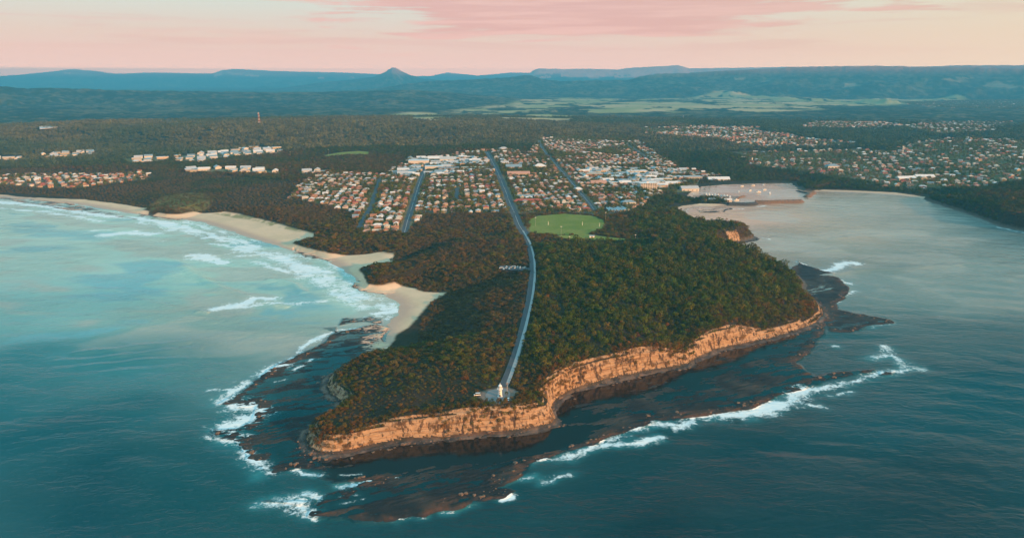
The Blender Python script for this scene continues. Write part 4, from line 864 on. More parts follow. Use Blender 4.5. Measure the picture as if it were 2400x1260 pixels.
scatter('ridge_forest', x, y, look(x, y, Hs) - 1.0, rng.integers(0, 5, len(x)), rng.uniform(0, 6.28, len(x)), np.stack([s3, s3, s3 * rng.uniform(0.8, 1.25, len(x))], 1), c3, patch_i, label='unbroken eucalypt forest over the low ridge')
print('far patches', len(x))

# ------------------------------------------------------------------ small modelling kit
class MB:
    """collects boxes, prisms, lathes and tubes; build() links them as one mesh object"""
    def __init__(s): s.V = []; s.F = []; s.M = []
    def add(s, V, F, m=0):
        b = len(s.V); s.V += [tuple(v) for v in V]; s.F += [tuple(i + b for i in f) for f in F]; s.M += [m] * len(F); return s
    def box(s, x0, x1, y0, y1, z0, z1, m=0):
        return s.add([(x, y, z) for z in (z0, z1) for y in (y0, y1) for x in (x0, x1)], [(0, 2, 3, 1), (4, 5, 7, 6), (0, 1, 5, 4), (2, 6, 7, 3), (0, 4, 6, 2), (1, 3, 7, 5)], m)
    def lathe(s, prof, n=16, cx=0, cy=0, m=0):
        V = []; F = []
        for r, z in prof:
            for k in range(n): a = 2 * math.pi * k / n; V.append((cx + r * math.cos(a), cy + r * math.sin(a), z))
        for i in range(len(prof) - 1):
            for k in range(n): F.append((i * n + k, i * n + (k + 1) % n, (i + 1) * n + (k + 1) % n, (i + 1) * n + k))
        F.append(tuple(reversed(range(n)))); F.append(tuple((len(prof) - 1) * n + k for k in range(n)))
        return s.add(V, F, m)
    def tube(s, a, b, r0, r1=None, n=6, m=0):
        a = Vector(a); b = Vector(b); r1 = r0 if r1 is None else r1; d = (b - a).normalized(); u = d.orthogonal().normalized(); w = d.cross(u)
        V = [p + (u * math.cos(2 * math.pi * k / n) + w * math.sin(2 * math.pi * k / n)) * r for p, r in ((a, r0), (b, r1)) for k in range(n)]
        F = [(k, (k + 1) % n, n + (k + 1) % n, n + k) for k in range(n)] + [tuple(reversed(range(n))), tuple(range(n, 2 * n))]
        return s.add(V, F, m)
    def mesh(s, name, mats):
        me = bpy.data.meshes.new(name); me.from_pydata(s.V, [], s.F)
        if any(s.M): me.polygons.foreach_set('material_index', s.M)
        for m in (mats if isinstance(mats, (list, tuple)) else [mats]): me.materials.append(m)
        return me
    def build(s, name, mats, parent=None):
        o = bpy.data.objects.new(name, s.mesh(name, mats)); COL.objects.link(o); o.parent = parent; return o
def empty(name, loc, rz=0):
    o = bpy.data.objects.new(name, None); COL.objects.link(o); o.location = loc; o.rotation_euler.z = rz; o.empty_display_size = 0.5; return o
def place(name, me, parent=None, loc=None, rz=0, mat=None):
    o = bpy.data.objects.new(name, me); COL.objects.link(o); o.parent = parent
    if loc is not None: o.location = loc
    o.rotation_euler.z = rz
    if mat is not None: o.material_slots[0].link = 'OBJECT'; o.material_slots[0].material = mat
    return o
def copy_tree(o, parent=None):
    c = o.copy(); COL.objects.link(c); c.parent = parent
    for ch in list(o.children): copy_tree(ch, c)
    return c
def paint(name, rgb, rough=0.7, var=0.25, sc=0.6, metal=0.0, spec=0.3):
    m, t, p = new_mat(name); P = t.new('ShaderNodeTexCoord').outputs['Object']
    f = t.math('MULTIPLY_ADD', t.noise(P, sc, 4, 0.6), 2 * var, 1 - var); cc = t.new('ShaderNodeCombineXYZ'); [t.link(f, cc.inputs[i]) for i in range(3)]
    t.link(t.mix(1.0, rgb, cc.outputs[0], 'MULTIPLY'), p.inputs['Base Color']); p.inputs['Roughness'].default_value = rough
    p.inputs['Metallic'].default_value = metal; p.inputs['Specular IOR Level'].default_value = spec; return m
M_white = paint('white_paint', (0.80, 0.79, 0.76), 0.55, 0.06); M_glass = paint('window_glass', (0.03, 0.04, 0.05), 0.08, 0.1, spec=0.6)
M_dark = paint('dark_metal', (0.05, 0.05, 0.055), 0.5); M_wood = paint('weathered_timber', (0.22, 0.16, 0.11), 0.85); M_steel = paint('galvanised_steel', (0.38, 0.39, 0.40), 0.45, metal=0.5)
M_tyre = paint('tyre_rubber', (0.02, 0.02, 0.02), 0.9); M_conc = paint('concrete', (0.46, 0.46, 0.44), 0.85, 0.15, 0.3)
def wmat(name, rgb, rough, var, sc, bd=0.05):
    m, t, p = new_mat(name); P = t.new('ShaderNodeNewGeometry').outputs['Position']
    f = t.math('MULTIPLY_ADD', t.noise(P, sc, 6, 0.65), 2 * var, 1 - var); cc = t.new('ShaderNodeCombineXYZ'); [t.link(f, cc.inputs[i]) for i in range(3)]
    t.link(t.mix(1.0, rgb, cc.outputs[0], 'MULTIPLY'), p.inputs['Base Color']); p.inputs['Roughness'].default_value = rough; return m
M_asph = wmat('asphalt', (0.062, 0.068, 0.075), 0.75, 0.3, 0.15); M_path = wmat('footpath_concrete', (0.30, 0.32, 0.32), 0.8, 0.15, 0.3); M_line = wmat('line_paint', (0.7, 0.7, 0.66), 0.6, 0.2, 0.8)
M_verge = wmat('verge', (0.15, 0.12, 0.06), 0.95, 0.4, 0.12)

# ------------------------------------------------------------------ roads, path, sealed ground
def ribbon(name, P, w, lift, mat, z=None, off=0.0, ends=(None, None)):
    P = np.asarray(P); T = np.gradient(P, axis=0); T /= np.linalg.norm(T, axis=1)[:, None] + 1e-9; Nn = np.stack([T[:, 1], -T[:, 0]], 1)
    V = []; F = []; ks = np.linspace(-w / 2, w / 2, 5) + off
    zc = np.max([look((P + Nn * k)[:, 0], (P + Nn * k)[:, 1], H) for k in ks], 0); zc = np.convolve(np.pad(zc, 3, mode='edge'), np.ones(7) / 7, 'valid')
    for i in range(len(P)):
        for k in (ks[0], ks[0], ks[-1], ks[-1]):
            pass
        a = P[i] + Nn[i] * ks[0]; b = P[i] + Nn[i] * ks[-1]
        V += [(a[0], a[1], zc[i] - 1.2), (a[0], a[1], zc[i] + lift), (b[0], b[1], zc[i] + lift), (b[0], b[1], zc[i] - 1.2)]
    for i in range(len(P) - 1):
        for k in range(3): F.append((i * 4 + k, (i + 1) * 4 + k, (i + 1) * 4 + k + 1, i * 4 + k + 1))
    me = bpy.data.meshes.new(name); me.from_pydata(V, [], F); me.materials.append(mat); o = bpy.data.objects.new(name, me); COL.objects.link(o); return struct(o)
for i, (k, (P, w)) in enumerate(ST.items()):
    ribbon('road', P, w, 0.22 + 0.012 * i, M_asph)
    if k in ('avenue', 'west_street', 'east_street'):
        ribbon('verge', P, 4.5, 0.16, M_verge, off=w / 2 + 2.5); ribbon('verge', P, 4.5, 0.16, M_verge, off=-w / 2 - 2.5)
        ribbon('road_marking', P, 0.35, 0.24 + 0.012 * i, M_line)
ribbon('kerb', ST['lighthouse_road'][0], 0.3, 0.37, M_path, off=3.95)
ribbon('footpath', PATHL, 2.7, 0.34, M_path)
def slab(name, P, z, mat, depth=1.0, kind='structure'):
    n = len(P); V = [(a, b, z) for a, b in P] + [(a, b, z - depth) for a, b in P]
    F = [tuple(range(n)), tuple(reversed(range(n, 2 * n)))] + [(i, i + n, (i + 1) % n + n, (i + 1) % n) for i in range(n)]
    me = bpy.data.meshes.new(name); me.from_pydata(V, [], F); me.materials.append(mat); o = bpy.data.objects.new(name, me); COL.objects.link(o)
    import bmesh
    b = bmesh.new(); b.from_mesh(me); bmesh.ops.recalc_face_normals(b, faces=b.faces); b.to_mesh(me); b.free()
    if kind: o['kind'] = kind
    return o
zpl = float(look(PLAZA[:, 0], PLAZA[:, 1], H).max())
M_plaza = wmat('worn_asphalt', (0.21, 0.20, 0.195), 0.85, 0.12, 0.2)
slab('turning_circle', hpoly([(1137, 925), (1145, 915), (1162, 911), (1180, 908), (1190, 912), (1196, 921), (1193, 938), (1185, 943), (1158, 946), (1143, 938)]), Z_PLAZA + 0.12, M_plaza)
zc_ = float(look(CARPARK[:, 0], CARPARK[:, 1], H).max()); slab('parking_area', CARPARK, zc_ + 0.1, M_asph)

# ------------------------------------------------------------------ the lighthouse
lx, ly, _ = hit(np.array([1172.]), np.array([929.])); LX, LY = float(lx[0]), float(ly[0]); LZ = Z_PLAZA + 0.12
lh = empty('lighthouse', (LX, LY, LZ)); tag(lh, 'white round lighthouse with domed lantern on the paved clearing above the cliffs', 'lighthouse')
MB().lathe([(2.1, -0.3), (2.1, 0.35), (1.8, 0.36)], 24).build('plinth', M_white, lh)
MB().lathe([(1.72, 0.362), (1.60, 2.5), (1.42, 6.0), (1.46, 6.25), (1.9, 6.55)], 24).build('tower', M_white, lh)
MB().lathe([(2.25, 6.552), (2.32, 6.62), (2.32, 6.82), (2.2, 6.84)], 24).build('gallery', M_white, lh)
g = MB()
for k in range(16):
    a = k * math.pi / 8; g.tube((2.2 * math.cos(a), 2.2 * math.sin(a), 6.84), (2.2 * math.cos(a), 2.2 * math.sin(a), 7.95), 0.045)
    b = a + math.pi / 8
    for zz in (7.2, 7.58, 7.95): g.tube((2.2 * math.cos(a), 2.2 * math.sin(a), zz), (2.2 * math.cos(b), 2.2 * math.sin(b), zz), 0.04, n=4)
g.build('railing', M_white, lh)
MB().lathe([(1.46, 6.842), (1.46, 8.0)], 20).build('lantern_base', M_white, lh)
MB().lathe([(1.34, 8.0), (1.34, 9.3)], 12).build('lantern_glass', paint('lantern_glass', (0.45, 0.50, 0.50), 0.1, 0.1), lh)
g = MB()
for k in range(12):
    a = k * math.pi / 6; g.tube((1.38 * math.cos(a), 1.38 * math.sin(a), 8.0), (1.38 * math.cos(a), 1.38 * math.sin(a), 9.3), 0.07, n=4)
g.build('glazing_bar', M_white, lh)
MB().lathe([(1.6, 9.3), (1.62, 9.42), (1.35, 9.8), (0.95, 10.25), (0.4, 10.62), (0.28, 10.7), (0.32, 10.95), (0.12, 11.2), (0.05, 12.1)], 20).build('dome', M_white, lh)
dr = MB().box(-0.5, 0.5, -1.80, -1.62, 0.4, 2.4).build('door', M_dark, lh); 
for zz in (3.4, 5.0):
    MB().box(-0.22, 0.22, -1.62 + 0.03 * (zz - 3), -1.45 + 0.05 * (zz - 3), zz, zz + 0.7).build('window', M_glass, lh)

# ------------------------------------------------------------------ cars
def make_car(name, label, rgb, van=False):
    m = paint('car_paint', rgb, 0.25, 0.05, spec=0.5)
    root = empty(name, (0, 0, 0)); tag(root, label, 'car')
    b = MB(); pr = [(-2.15, 0.35), (-2.2, 0.75), (-1.3, 0.95), (1.55, 0.98), (2.15, 0.9), (2.2, 0.4)] if not van else [(-2.3, 0.35), (-2.35, 0.9), (-1.9, 1.1), (2.3, 1.15), (2.35, 0.4), (2.3, 0.35)]
    n = len(pr)
    b.add([(x, s_ * 0.86, z) for s_ in (-1, 1) for x, z in pr], [tuple(reversed(range(n))), tuple(range(n, 2 * n))] + [(i, (i + 1) % n, n + (i + 1) % n, n + i) for i in range(n)])
    b.build('body', m, root)
    c = MB(); lo, hi, z0, z1 = ((-1.2, 1.75), (-0.6, 1.35), 0.96, 1.45) if not van else ((-1.9, 2.28), (-1.2, 2.2), 1.12, 1.95)
    c.add([(lo[0], -.8, z0), (lo[1], -.8, z0), (lo[1], .8, z0), (lo[0], .8, z0), (hi[0], -.66, z1), (hi[1], -.66, z1), (hi[1], .66, z1), (hi[0], .66, z1)],
          [(0, 1, 5, 4), (1, 2, 6, 5), (2, 3, 7, 6), (3, 0, 4, 7), (4, 5, 6, 7)]); c.build('windows', M_glass, root)
    MB().box(hi[0] - 0.02, hi[1] + 0.02, -.68, .68, z1 + 0.002, z1 + 0.06).build('roof', m, root)
    wm = MB().tube((0, -0.11, 0), (0, 0.11, 0), 0.33, n=12).mesh('wheel', M_tyre)
    for sx in (-1.35, 1.35):
        for sy_ in (-0.82, 0.82): place('wheel', wm, root, (sx, sy_, 0.33))
    return root
car = make_car('parked_car', 'long white car parked on the gravel edge left of the lighthouse', (0.80, 0.80, 0.78), True)
def put(o, px, py, rz, lift=0.0, zfix=None):
    x_, y_, z_ = hit(np.array([float(px)]), np.array([float(py)])); o.location = (float(x_[0]), float(y_[0]), (float(z_[0]) if zfix is None else zfix) + lift); o.rotation_euler.z = rz; return o
put(car, 1118.5, 927, R_(8), 0, zpl)
car.scale = (1.15, 1.15, 1.15)
car2 = make_car('parked_car', 'pale blue and white car parked beside the cliff edge right of the lighthouse', (0.50, 0.66, 0.70)); put(car2, 1191, 937, R_(84), 0, Z_PLAZA + 0.12)
for i, (px, py, rz, lab, kind) in enumerate([(1175, 632, 5, 'leftmost white car in the clearing off the headland road', 0), (1181, 634, 80, 'pale blue car second from the left end of the bush car park', 1), (1187, 631, 80, 'white car parked third from the left in the bush clearing', 0),
        (1194, 633, 85, 'blue-white car in the middle of the bush car park', 1), (1201, 630, 20, 'white car parked just left of the white cluster in the clearing', 0), (1207, 631, 80, 'white car in the tight cluster right of the clearing centre', 0),
        (1213, 630, 85, 'pale blue car in the tight cluster near the clearing entrance', 1), (1219, 632, 80, 'white car parked next to the clearing entrance', 0), (1229, 631, 5, 'blue-white car leaving the clearing towards the headland road', 1)]):
    c = copy_tree(car if kind == 0 else car2); c.scale = (1.2, 1.2, 1.2); put(c, px, py, R_(rz), 0, zc_ + 0.1); c['label'] = lab; c['group'] = 'cars in the bush car park'

# ------------------------------------------------------------------ poles, goal posts, towers
def pole(px, py, h, label, cat='pole', arms=2, name='power_pole', mat=M_wood, r=0.16):
    o = empty(name, (0, 0, 0)); put(o, px, py, R_(10)); tag(o, label, cat)
    MB().tube((0, 0, -0.5), (0, 0, h), r, r * 0.6, 8).build('post', mat, o)
    for k in range(arms): MB().box(-1.1, 1.1, -0.08, 0.08, h - 0.5 - k * 1.2, h - 0.34 - k * 1.2).build('crossarm', mat, o)
    return o
pole(1188.5, 917, 8.2, 'tall timber power pole with two crossarms beside the lighthouse', mat=paint('pale_timber', (0.50, 0.40, 0.30), 0.8), r=0.2)
def light_mast(px, py, h, label):
    o = empty('floodlight_mast', (0, 0, 0)); put(o, px, py, 0); tag(o, label, 'floodlight', 'floodlight masts round the playing fields')
    MB().tube((0, 0, -0.5), (0, 0, h), 0.22, 0.12, 8).build('mast', M_steel, o)
    hd = MB().box(-1.2, 1.2, -0.15, 0.15, h - 0.8, h - 0.1).build('lamp_head', M_white, o); return o
for a in [(1255, 530, 16, 'floodlight mast on the near left rim of the oval'), (1315, 554, 17, 'floodlight mast on the near rim of the oval below its middle'), (1419, 516, 15, 'floodlight mast at the right end of the oval'),
          (1335, 561, 5, 'short mast on the lower strip of grass in front of the oval'), (1489, 561, 8, 'pale mast at the right tip of the lower grass strip'),
          (592, 373, 20, 'leftmost floodlight mast before the forest left of the far playing field'), (648, 372, 20, 'second floodlight mast left of the far playing field'), (681, 368, 18, 'third floodlight mast left of the far playing field'), (770, 364, 18, 'floodlight mast standing at the far playing field')]:
    light_mast(*a)
for px, py, lab in [(1285, 527, 'white goal posts on the left half of the oval'), (1365, 528, 'white goal posts on the right half of the oval'), (1405, 531, 'white goal posts at the right end of the oval')]:
    o = empty('goal_posts', (0, 0, 0)); put(o, px, py, R_(80)); tag(o, lab, 'goal posts', 'goal posts on the oval')
    for xx, hh in ((-9.6, 6), (-3.2, 10), (3.2, 10), (9.6, 6)): MB().tube((xx * 0.35, 0, -0.2), (xx * 0.35, 0, hh * 0.7), 0.12, n=6).build('post', M_white, o)
o = empty('clubhouse', (0, 0, 0)); put(o, 1387, 556, R_(3)); tag(o, 'small white shed on the grass strip in front of the oval', 'shed')
MB().box(-4, 4, -2, 2, 0, 2.6).build('wall', M_white, o); MB().add([(-4.5, -2.6, 2.5), (4.5, -2.6, 2.5), (4.5, 2.6, 2.5), (-4.5, 2.6, 2.5), (-4.5, 0, 3.7), (4.5, 0, 3.7)], [(0, 1, 5, 4), (2, 3, 4, 5), (0, 4, 3), (1, 2, 5), (3, 2, 1, 0)]).build('roof', M_steel, o); MB().box(-1, 1, -2.06, -2.002, 0.1, 2.1).build('door', M_dark, o)
def lattice(px, py, h, w, label, bands):
    o = empty('radio_tower', (0, 0, 0)); put(o, px, py, 0); tag(o, label, 'tower'); nb = 8
    for bcol, mat in (('red_section', bands[0]), ('white_section', bands[1])):
        for k in range(nb):
            if k % 2 != (bcol == 'white_section'): continue
            g = MB(); z0, z1 = h * k / nb, h * (k + 1) / nb; w0, w1 = w * (1 - 0.6 * k / nb), w * (1 - 0.6 * (k + 1) / nb)
            cs = [(-1, -1), (1, -1), (1, 1), (-1, 1)]
            for i in range(4):
                a, b = cs[i], cs[(i + 1) % 4]
                g.tube((a[0] * w0, a[1] * w0, z0), (a[0] * w1, a[1] * w1, z1), 0.35, n=4); g.tube((a[0] * w0, a[1] * w0, z0), (b[0] * w1, b[1] * w1, z1), 0.22, n=4)
                g.tube((b[0] * w0, b[1] * w0, z0), (a[0] * w1, a[1] * w1, z1), 0.22, n=4)
            g.build('lattice_section', mat, o)
    for k, zz in enumerate((0.72, 0.86)): MB().lathe([(1.4, h * zz), (1.6, h * zz + 1.5), (1.4, h * zz + 3)], 10, 2.2 * (-1) ** k, -1.5).build('antenna_drum', bands[1], o)
    return o
M_red = paint('red_paint', (0.40, 0.10, 0.06), 0.7)
lattice(608, 292, 52, 3.6, 'tall red and white lattice radio tower rising above the forest ridge', (M_red, paint('faded_white', (0.6, 0.52, 0.46), 0.7)))
lattice(1601, 279, 26, 2.2, 'small pale lattice mast above the ridge trees behind the harbour', (M_steel, M_steel))
lattice(2115, 362, 26, 2.0, 'pale lattice mast among the houses behind the far shore', (M_steel, M_white))

# ------------------------------------------------------------------ trees near enough to be things
M_leafmesh = [bm_arrays('crown', V, quads(len(V) // 4), [M_leaf_o]) for V in CROWN]
TR = MB().tube((0, 0, -0.4), (0.03, 0.02, 0.5), 0.035, 0.02, 6).tube((0.03, 0.02, 0.4), (0.2, 0.1, 0.68), 0.016, 0.008, 5).tube((0.03, 0.02, 0.4), (-0.16, 0.12, 0.7), 0.016, 0.008, 5).tube((0.03, 0.02, 0.42), (0.02, -0.2, 0.66), 0.014, 0.008, 5).mesh('trunk', M_bark)
def region(x_, y_, d):
    az = math.atan2(x_ - LX, y_ - LY); q = math.hypot(x_ - LX, y_ - LY)
    if q < 45: return 'close round the lighthouse clearing'
    rdx = float(np.interp(y_, ST['lighthouse_road'][0][:, 1], ST['lighthouse_road'][0][:, 0]))
    if x_ < rdx and y_ < LY + 25: return 'on the low headland tip left of the lighthouse' 
    if x_ < rdx: return 'on the headland between the lighthouse road and the surf beach'
    if d < 45: return 'lining the top of the long orange cliff right of the lighthouse'
    if y_ < LY + 110: return 'between the lighthouse road and the orange cliff'
    return 'in the tall forest right of the lighthouse road'
for i in IND:
    cx_, cy_, cz_ = float(NEAR['x'][i]), float(NEAR['y'][i]), float(NEAR['z'][i]); w_, h_ = float(NEAR['w'][i]), float(NEAR['h'][i]); tt_ = NEAR['t'][i]
    adj = 'rust-brown' if tt_[0] > 2.1 * tt_[1] else 'olive-brown' if tt_[0] > tt_[1] * 1.15 else 'dark green'
    sz = 'tall' if h_ > 7.5 else 'bushy'
    o = place('coastal_tree', TR, None, (cx_, cy_, cz_)); o.scale = (w_, w_, h_); o.rotation_euler.z = float(rot[i])
    tag(o, f'{sz} {adj} tree {region(cx_, cy_, float(NEAR["d"][i]))}', 'tree', 'trees of the headland scrub')
    c = place('crown', M_leafmesh[int(pickn[i])], o); c.color = (float(tt_[0]), float(tt_[1]), float(tt_[2]), 1)
def lone_tree(px, py, w_, h_, col_, label, name='tree', k=0, cat='tree'):
    o = place(name, TR, None); put(o, px, py, 0.5); o.scale = (w_, w_, h_); tag(o, label, cat); c = place('crown', M_leafmesh[k], o); c.color = (*col_, 1); return o
lone_tree(1188, 926, 3.6, 4.4, (0.06, 0.07, 0.015), 'single rounded olive bush on the clearing right of the lighthouse', 'shrub', 2, 'shrub')
# the tall pine beside the oval, whorls of branches on a bare pole
def pine(px, py, h, label):
    o = empty('pine_tree', (0, 0, 0)); put(o, px, py, 0); tag(o, label, 'tree')
    MB().tube((0, 0, -0.5), (0, 0, h), 0.35, 0.08, 8).build('trunk', M_bark, o); r = np.random.default_rng(int(px)); V = []
    for k in range(14):
        z0 = h * (0.38 + 0.6 * k / 14); L = h * 0.20 * (1 - k / 15)
        for j in range(7):
            a = j * 0.9 + k * 0.5
            for q in np.linspace(0.25, 1, 6):
                p = np.array([math.cos(a) * L * q, math.sin(a) * L * q, z0 - 0.4 * q]); a1 = r.normal(size=3); a1 /= np.linalg.norm(a1); a2 = np.cross(a1, r.normal(size=3)); a2 /= np.linalg.norm(a2); s = 0.42
                V += [p + a1 * s, p + a2 * s, p - a1 * s, p - a2 * s]
    c = place('crown', bm_arrays('crown', np.array(V), quads(len(V) // 4), [M_leaf_o]), o); c.color = (0.05, 0.055, 0.02, 1)
for a in [(1460, 552, 26, 'lone tall pine on a bare trunk right of the oval'), (1418, 500, 16, 'narrow pine at the far right corner of the oval'), (1641, 432, 18, 'narrow dark pine left of the harbour club roof'), (1652, 432, 20, 'taller dark pine between the harbour club roofs'), (1663, 433, 16, 'dark pine just left of the long harbour club roof')]: pine(*a)

# ------------------------------------------------------------------ houses
ROOFS = [('terracotta-roofed', (0.377, 0.160, 0.085)), ('red-roofed', (0.339, 0.085, 0.056)), ('brown-roofed', (0.189, 0.113, 0.076)), ('grey-roofed', (0.245, 0.254, 0.265)), ('cream-roofed', (0.528, 0.453, 0.359)),
         ('white-roofed', (0.660, 0.660, 0.642)), ('blue-grey-roofed', (0.207, 0.292, 0.339)), ('pink-tiled', (0.471, 0.265, 0.189)), ('silver-roofed', (0.434, 0.453, 0.462))]
WALLS = [('cream', (0.492, 0.410, 0.295)), ('white', (0.607, 0.590, 0.558)), ('brick', (0.344, 0.189, 0.115)), ('sandy', (0.451, 0.328, 0.213)), ('pale grey', (0.410, 0.410, 0.394))]
M_roof = [paint('roof_' + n.split('-')[0], c, 0.7, 0.22, 0.7) for n, c in ROOFS]; M_wall = [paint('wall_' + n.split()[0], c, 0.85, 0.14, 0.8) for n, c in WALLS]
RW = [0.25, 0.09, 0.11, 0.11, 0.10, 0.10, 0.06, 0.12, 0.06]; WW = [0.30, 0.24, 0.22, 0.14, 0.10]
class House:
    """one form: walls and roof as separate shape lists"""
    def __init__(s, L, Wd, h, kind, wing=0, storeys=1):
        s.w = MB(); s.r = MB(); s.win = []; s.L, s.W, s.h = L, Wd, h
        def body(x0, x1, y0, y1, h, kind, z=0.0):
            s.w.box(x0, x1, y0, y1, -2.0, h)
            e = 0.6; X0, X1, Y0, Y1 = x0 - e, x1 + e, y0 - e, y1 + e; z0 = h - 0.05; b = min(X1 - X0, Y1 - Y0) / 2; rise = b * 0.52
            if kind == 'flat': s.r.box(X0, X1, Y0, Y1, h + 0.002, h + 0.4); return
            alongx = (X1 - X0) >= (Y1 - Y0); ins = b if kind == 'hip' else 0.0
            if alongx: R = [(X0 + ins, (Y0 + Y1) / 2, z0 + rise), (X1 - ins, (Y0 + Y1) / 2, z0 + rise)]
            else: R = [((X0 + X1) / 2, Y0 + ins, z0 + rise), ((X0 + X1) / 2, Y1 - ins, z0 + rise)]
            V = [(X0, Y0, z0), (X1, Y0, z0), (X1, Y1, z0), (X0, Y1, z0)] + R
            F = [(0, 1, 5, 4), (2, 3, 4, 5), (1, 2, 5), (3, 0, 4), (3, 2, 1, 0)] if alongx else [(0, 1, 4), (1, 2, 5, 4), (2, 3, 5), (3, 0, 4, 5), (3, 2, 1, 0)]
            s.r.add(V, F)
            if kind == 'gable':
                if alongx: s.w.add([(x0, y0, h), (x0, y1, h), (x0, (y0 + y1) / 2, h + rise * 0.86), (x1, y0, h), (x1, y1, h), (x1, (y0 + y1) / 2, h + rise * 0.86)], [(0, 2, 1), (3, 4, 5)])
                else: s.w.add([(x0, y0, h), (x1, y0, h), ((x0 + x1) / 2, y0, h + rise * 0.86), (x0, y1, h), (x1, y1, h), ((x0 + x1) / 2, y1, h + rise * 0.86)], [(0, 1, 2), (3, 5, 4)])
        body(-L / 2, L / 2, -Wd / 2, Wd / 2, h, kind)
        if wing > 0: body(-L / 2 + 0.3, -L / 2 + L * 0.42, -Wd / 2 - wing, -Wd / 2 + 1, h * 0.98 if storeys == 1 else h * 0.6, kind)
        if wing < 0: body(L / 2 - L * 0.4, L / 2 - 0.3, -Wd / 2 + wing, -Wd / 2 + 1, h * 0.96 if storeys == 1 else h * 0.6, 'hip')
        fy = -Wd / 2 - 0.06
        for st_ in range(storeys):
            for xx in np.arange(-L / 2 + 2.2, L / 2 - 1.5, 3.4):
                if wing > 0 and xx < -L / 2 + L * 0.42 + 1: continue
                if wing < 0 and xx > L / 2 - L * 0.4 - 1: continue
                s.win.append((xx, fy, 1.0 + 2.8 * st_))
HF = [House(16, 9, 2.8, 'hip', 3.2), House(14, 10, 2.8, 'hip'), House(15, 8.5, 2.9, 'gable', 2.6), House(12, 9, 5.4, 'hip', 0, 2), House(17, 8, 2.7, 'gable'), House(13, 9, 5.6, 'gable', 2.5, 2), House(14, 11, 2.8, 'hip', -3), House(11, 13, 5.4, 'hip', 0, 2), House(19, 10, 3.0, 'hip', 3.5)]
HWm = [h.w.mesh('wall', M_wall[0]) for h in HF]; HRm = [h.r.mesh('roof', M_roof[0]) for h in HF]
WINm = MB().box(-0.8, 0.8, -0.06, 0.05, 0, 1.3).mesh('window', M_glass); DOORm = MB().box(-0.5, 0.5, -0.07, 0.05, 0, 2.1).mesh('door', M_wood)
hr_ = np.random.default_rng(23)
u_az = math.atan2(-138, 1770); U = np.array([math.sin(u_az), math.cos(u_az)]); Vv = np.array([math.cos(u_az), -math.sin(u_az)])
def hgrid(sa, sb, frame=u_az, x0=-900, x1=1100, y0=1050, y1=2900, jit=2.4, r=hr_):
    A, B = np.meshgrid(np.arange(x0 - 400, x1 + 400, sa), np.arange(y0, y1, sb)); ia, ib = np.meshgrid(np.arange(A.shape[1]), np.arange(A.shape[0]))
    A = A + r.uniform(-jit, jit, A.shape); B = B + r.uniform(-jit, jit, B.shape)
    c, s_ = math.cos(frame), math.sin(frame); X = A * c + B * s_; Y = -A * s_ + B * c
    return X.ravel(), Y.ravel(), ia.ravel(), ib.ravel()
X, Y, ia, ib = hgrid(16.8, 18.8)
ok = inpoly(X, Y, TOWN) & (look(X, Y, ROADD) > 8.5) & (look(X, Y, MAIND) > 9.5) & (look(X, Y, H) > 3) & (look(X, Y, z_gravel) < .1) & (look(X, Y, z_grass) < 0.1)
ok &= ~(((ib % 4) == 3) & (hr_.uniform(0, 1, len(X)) < 0.55)) & (hr_.uniform(0, 1, len(X)) < 0.93)
parkn = fbm(X, Y, 110, 2, 501); ok &= parkn < 0.42
X, Y, ia, ib = X[ok], Y[ok], ia[ok], ib[ok]
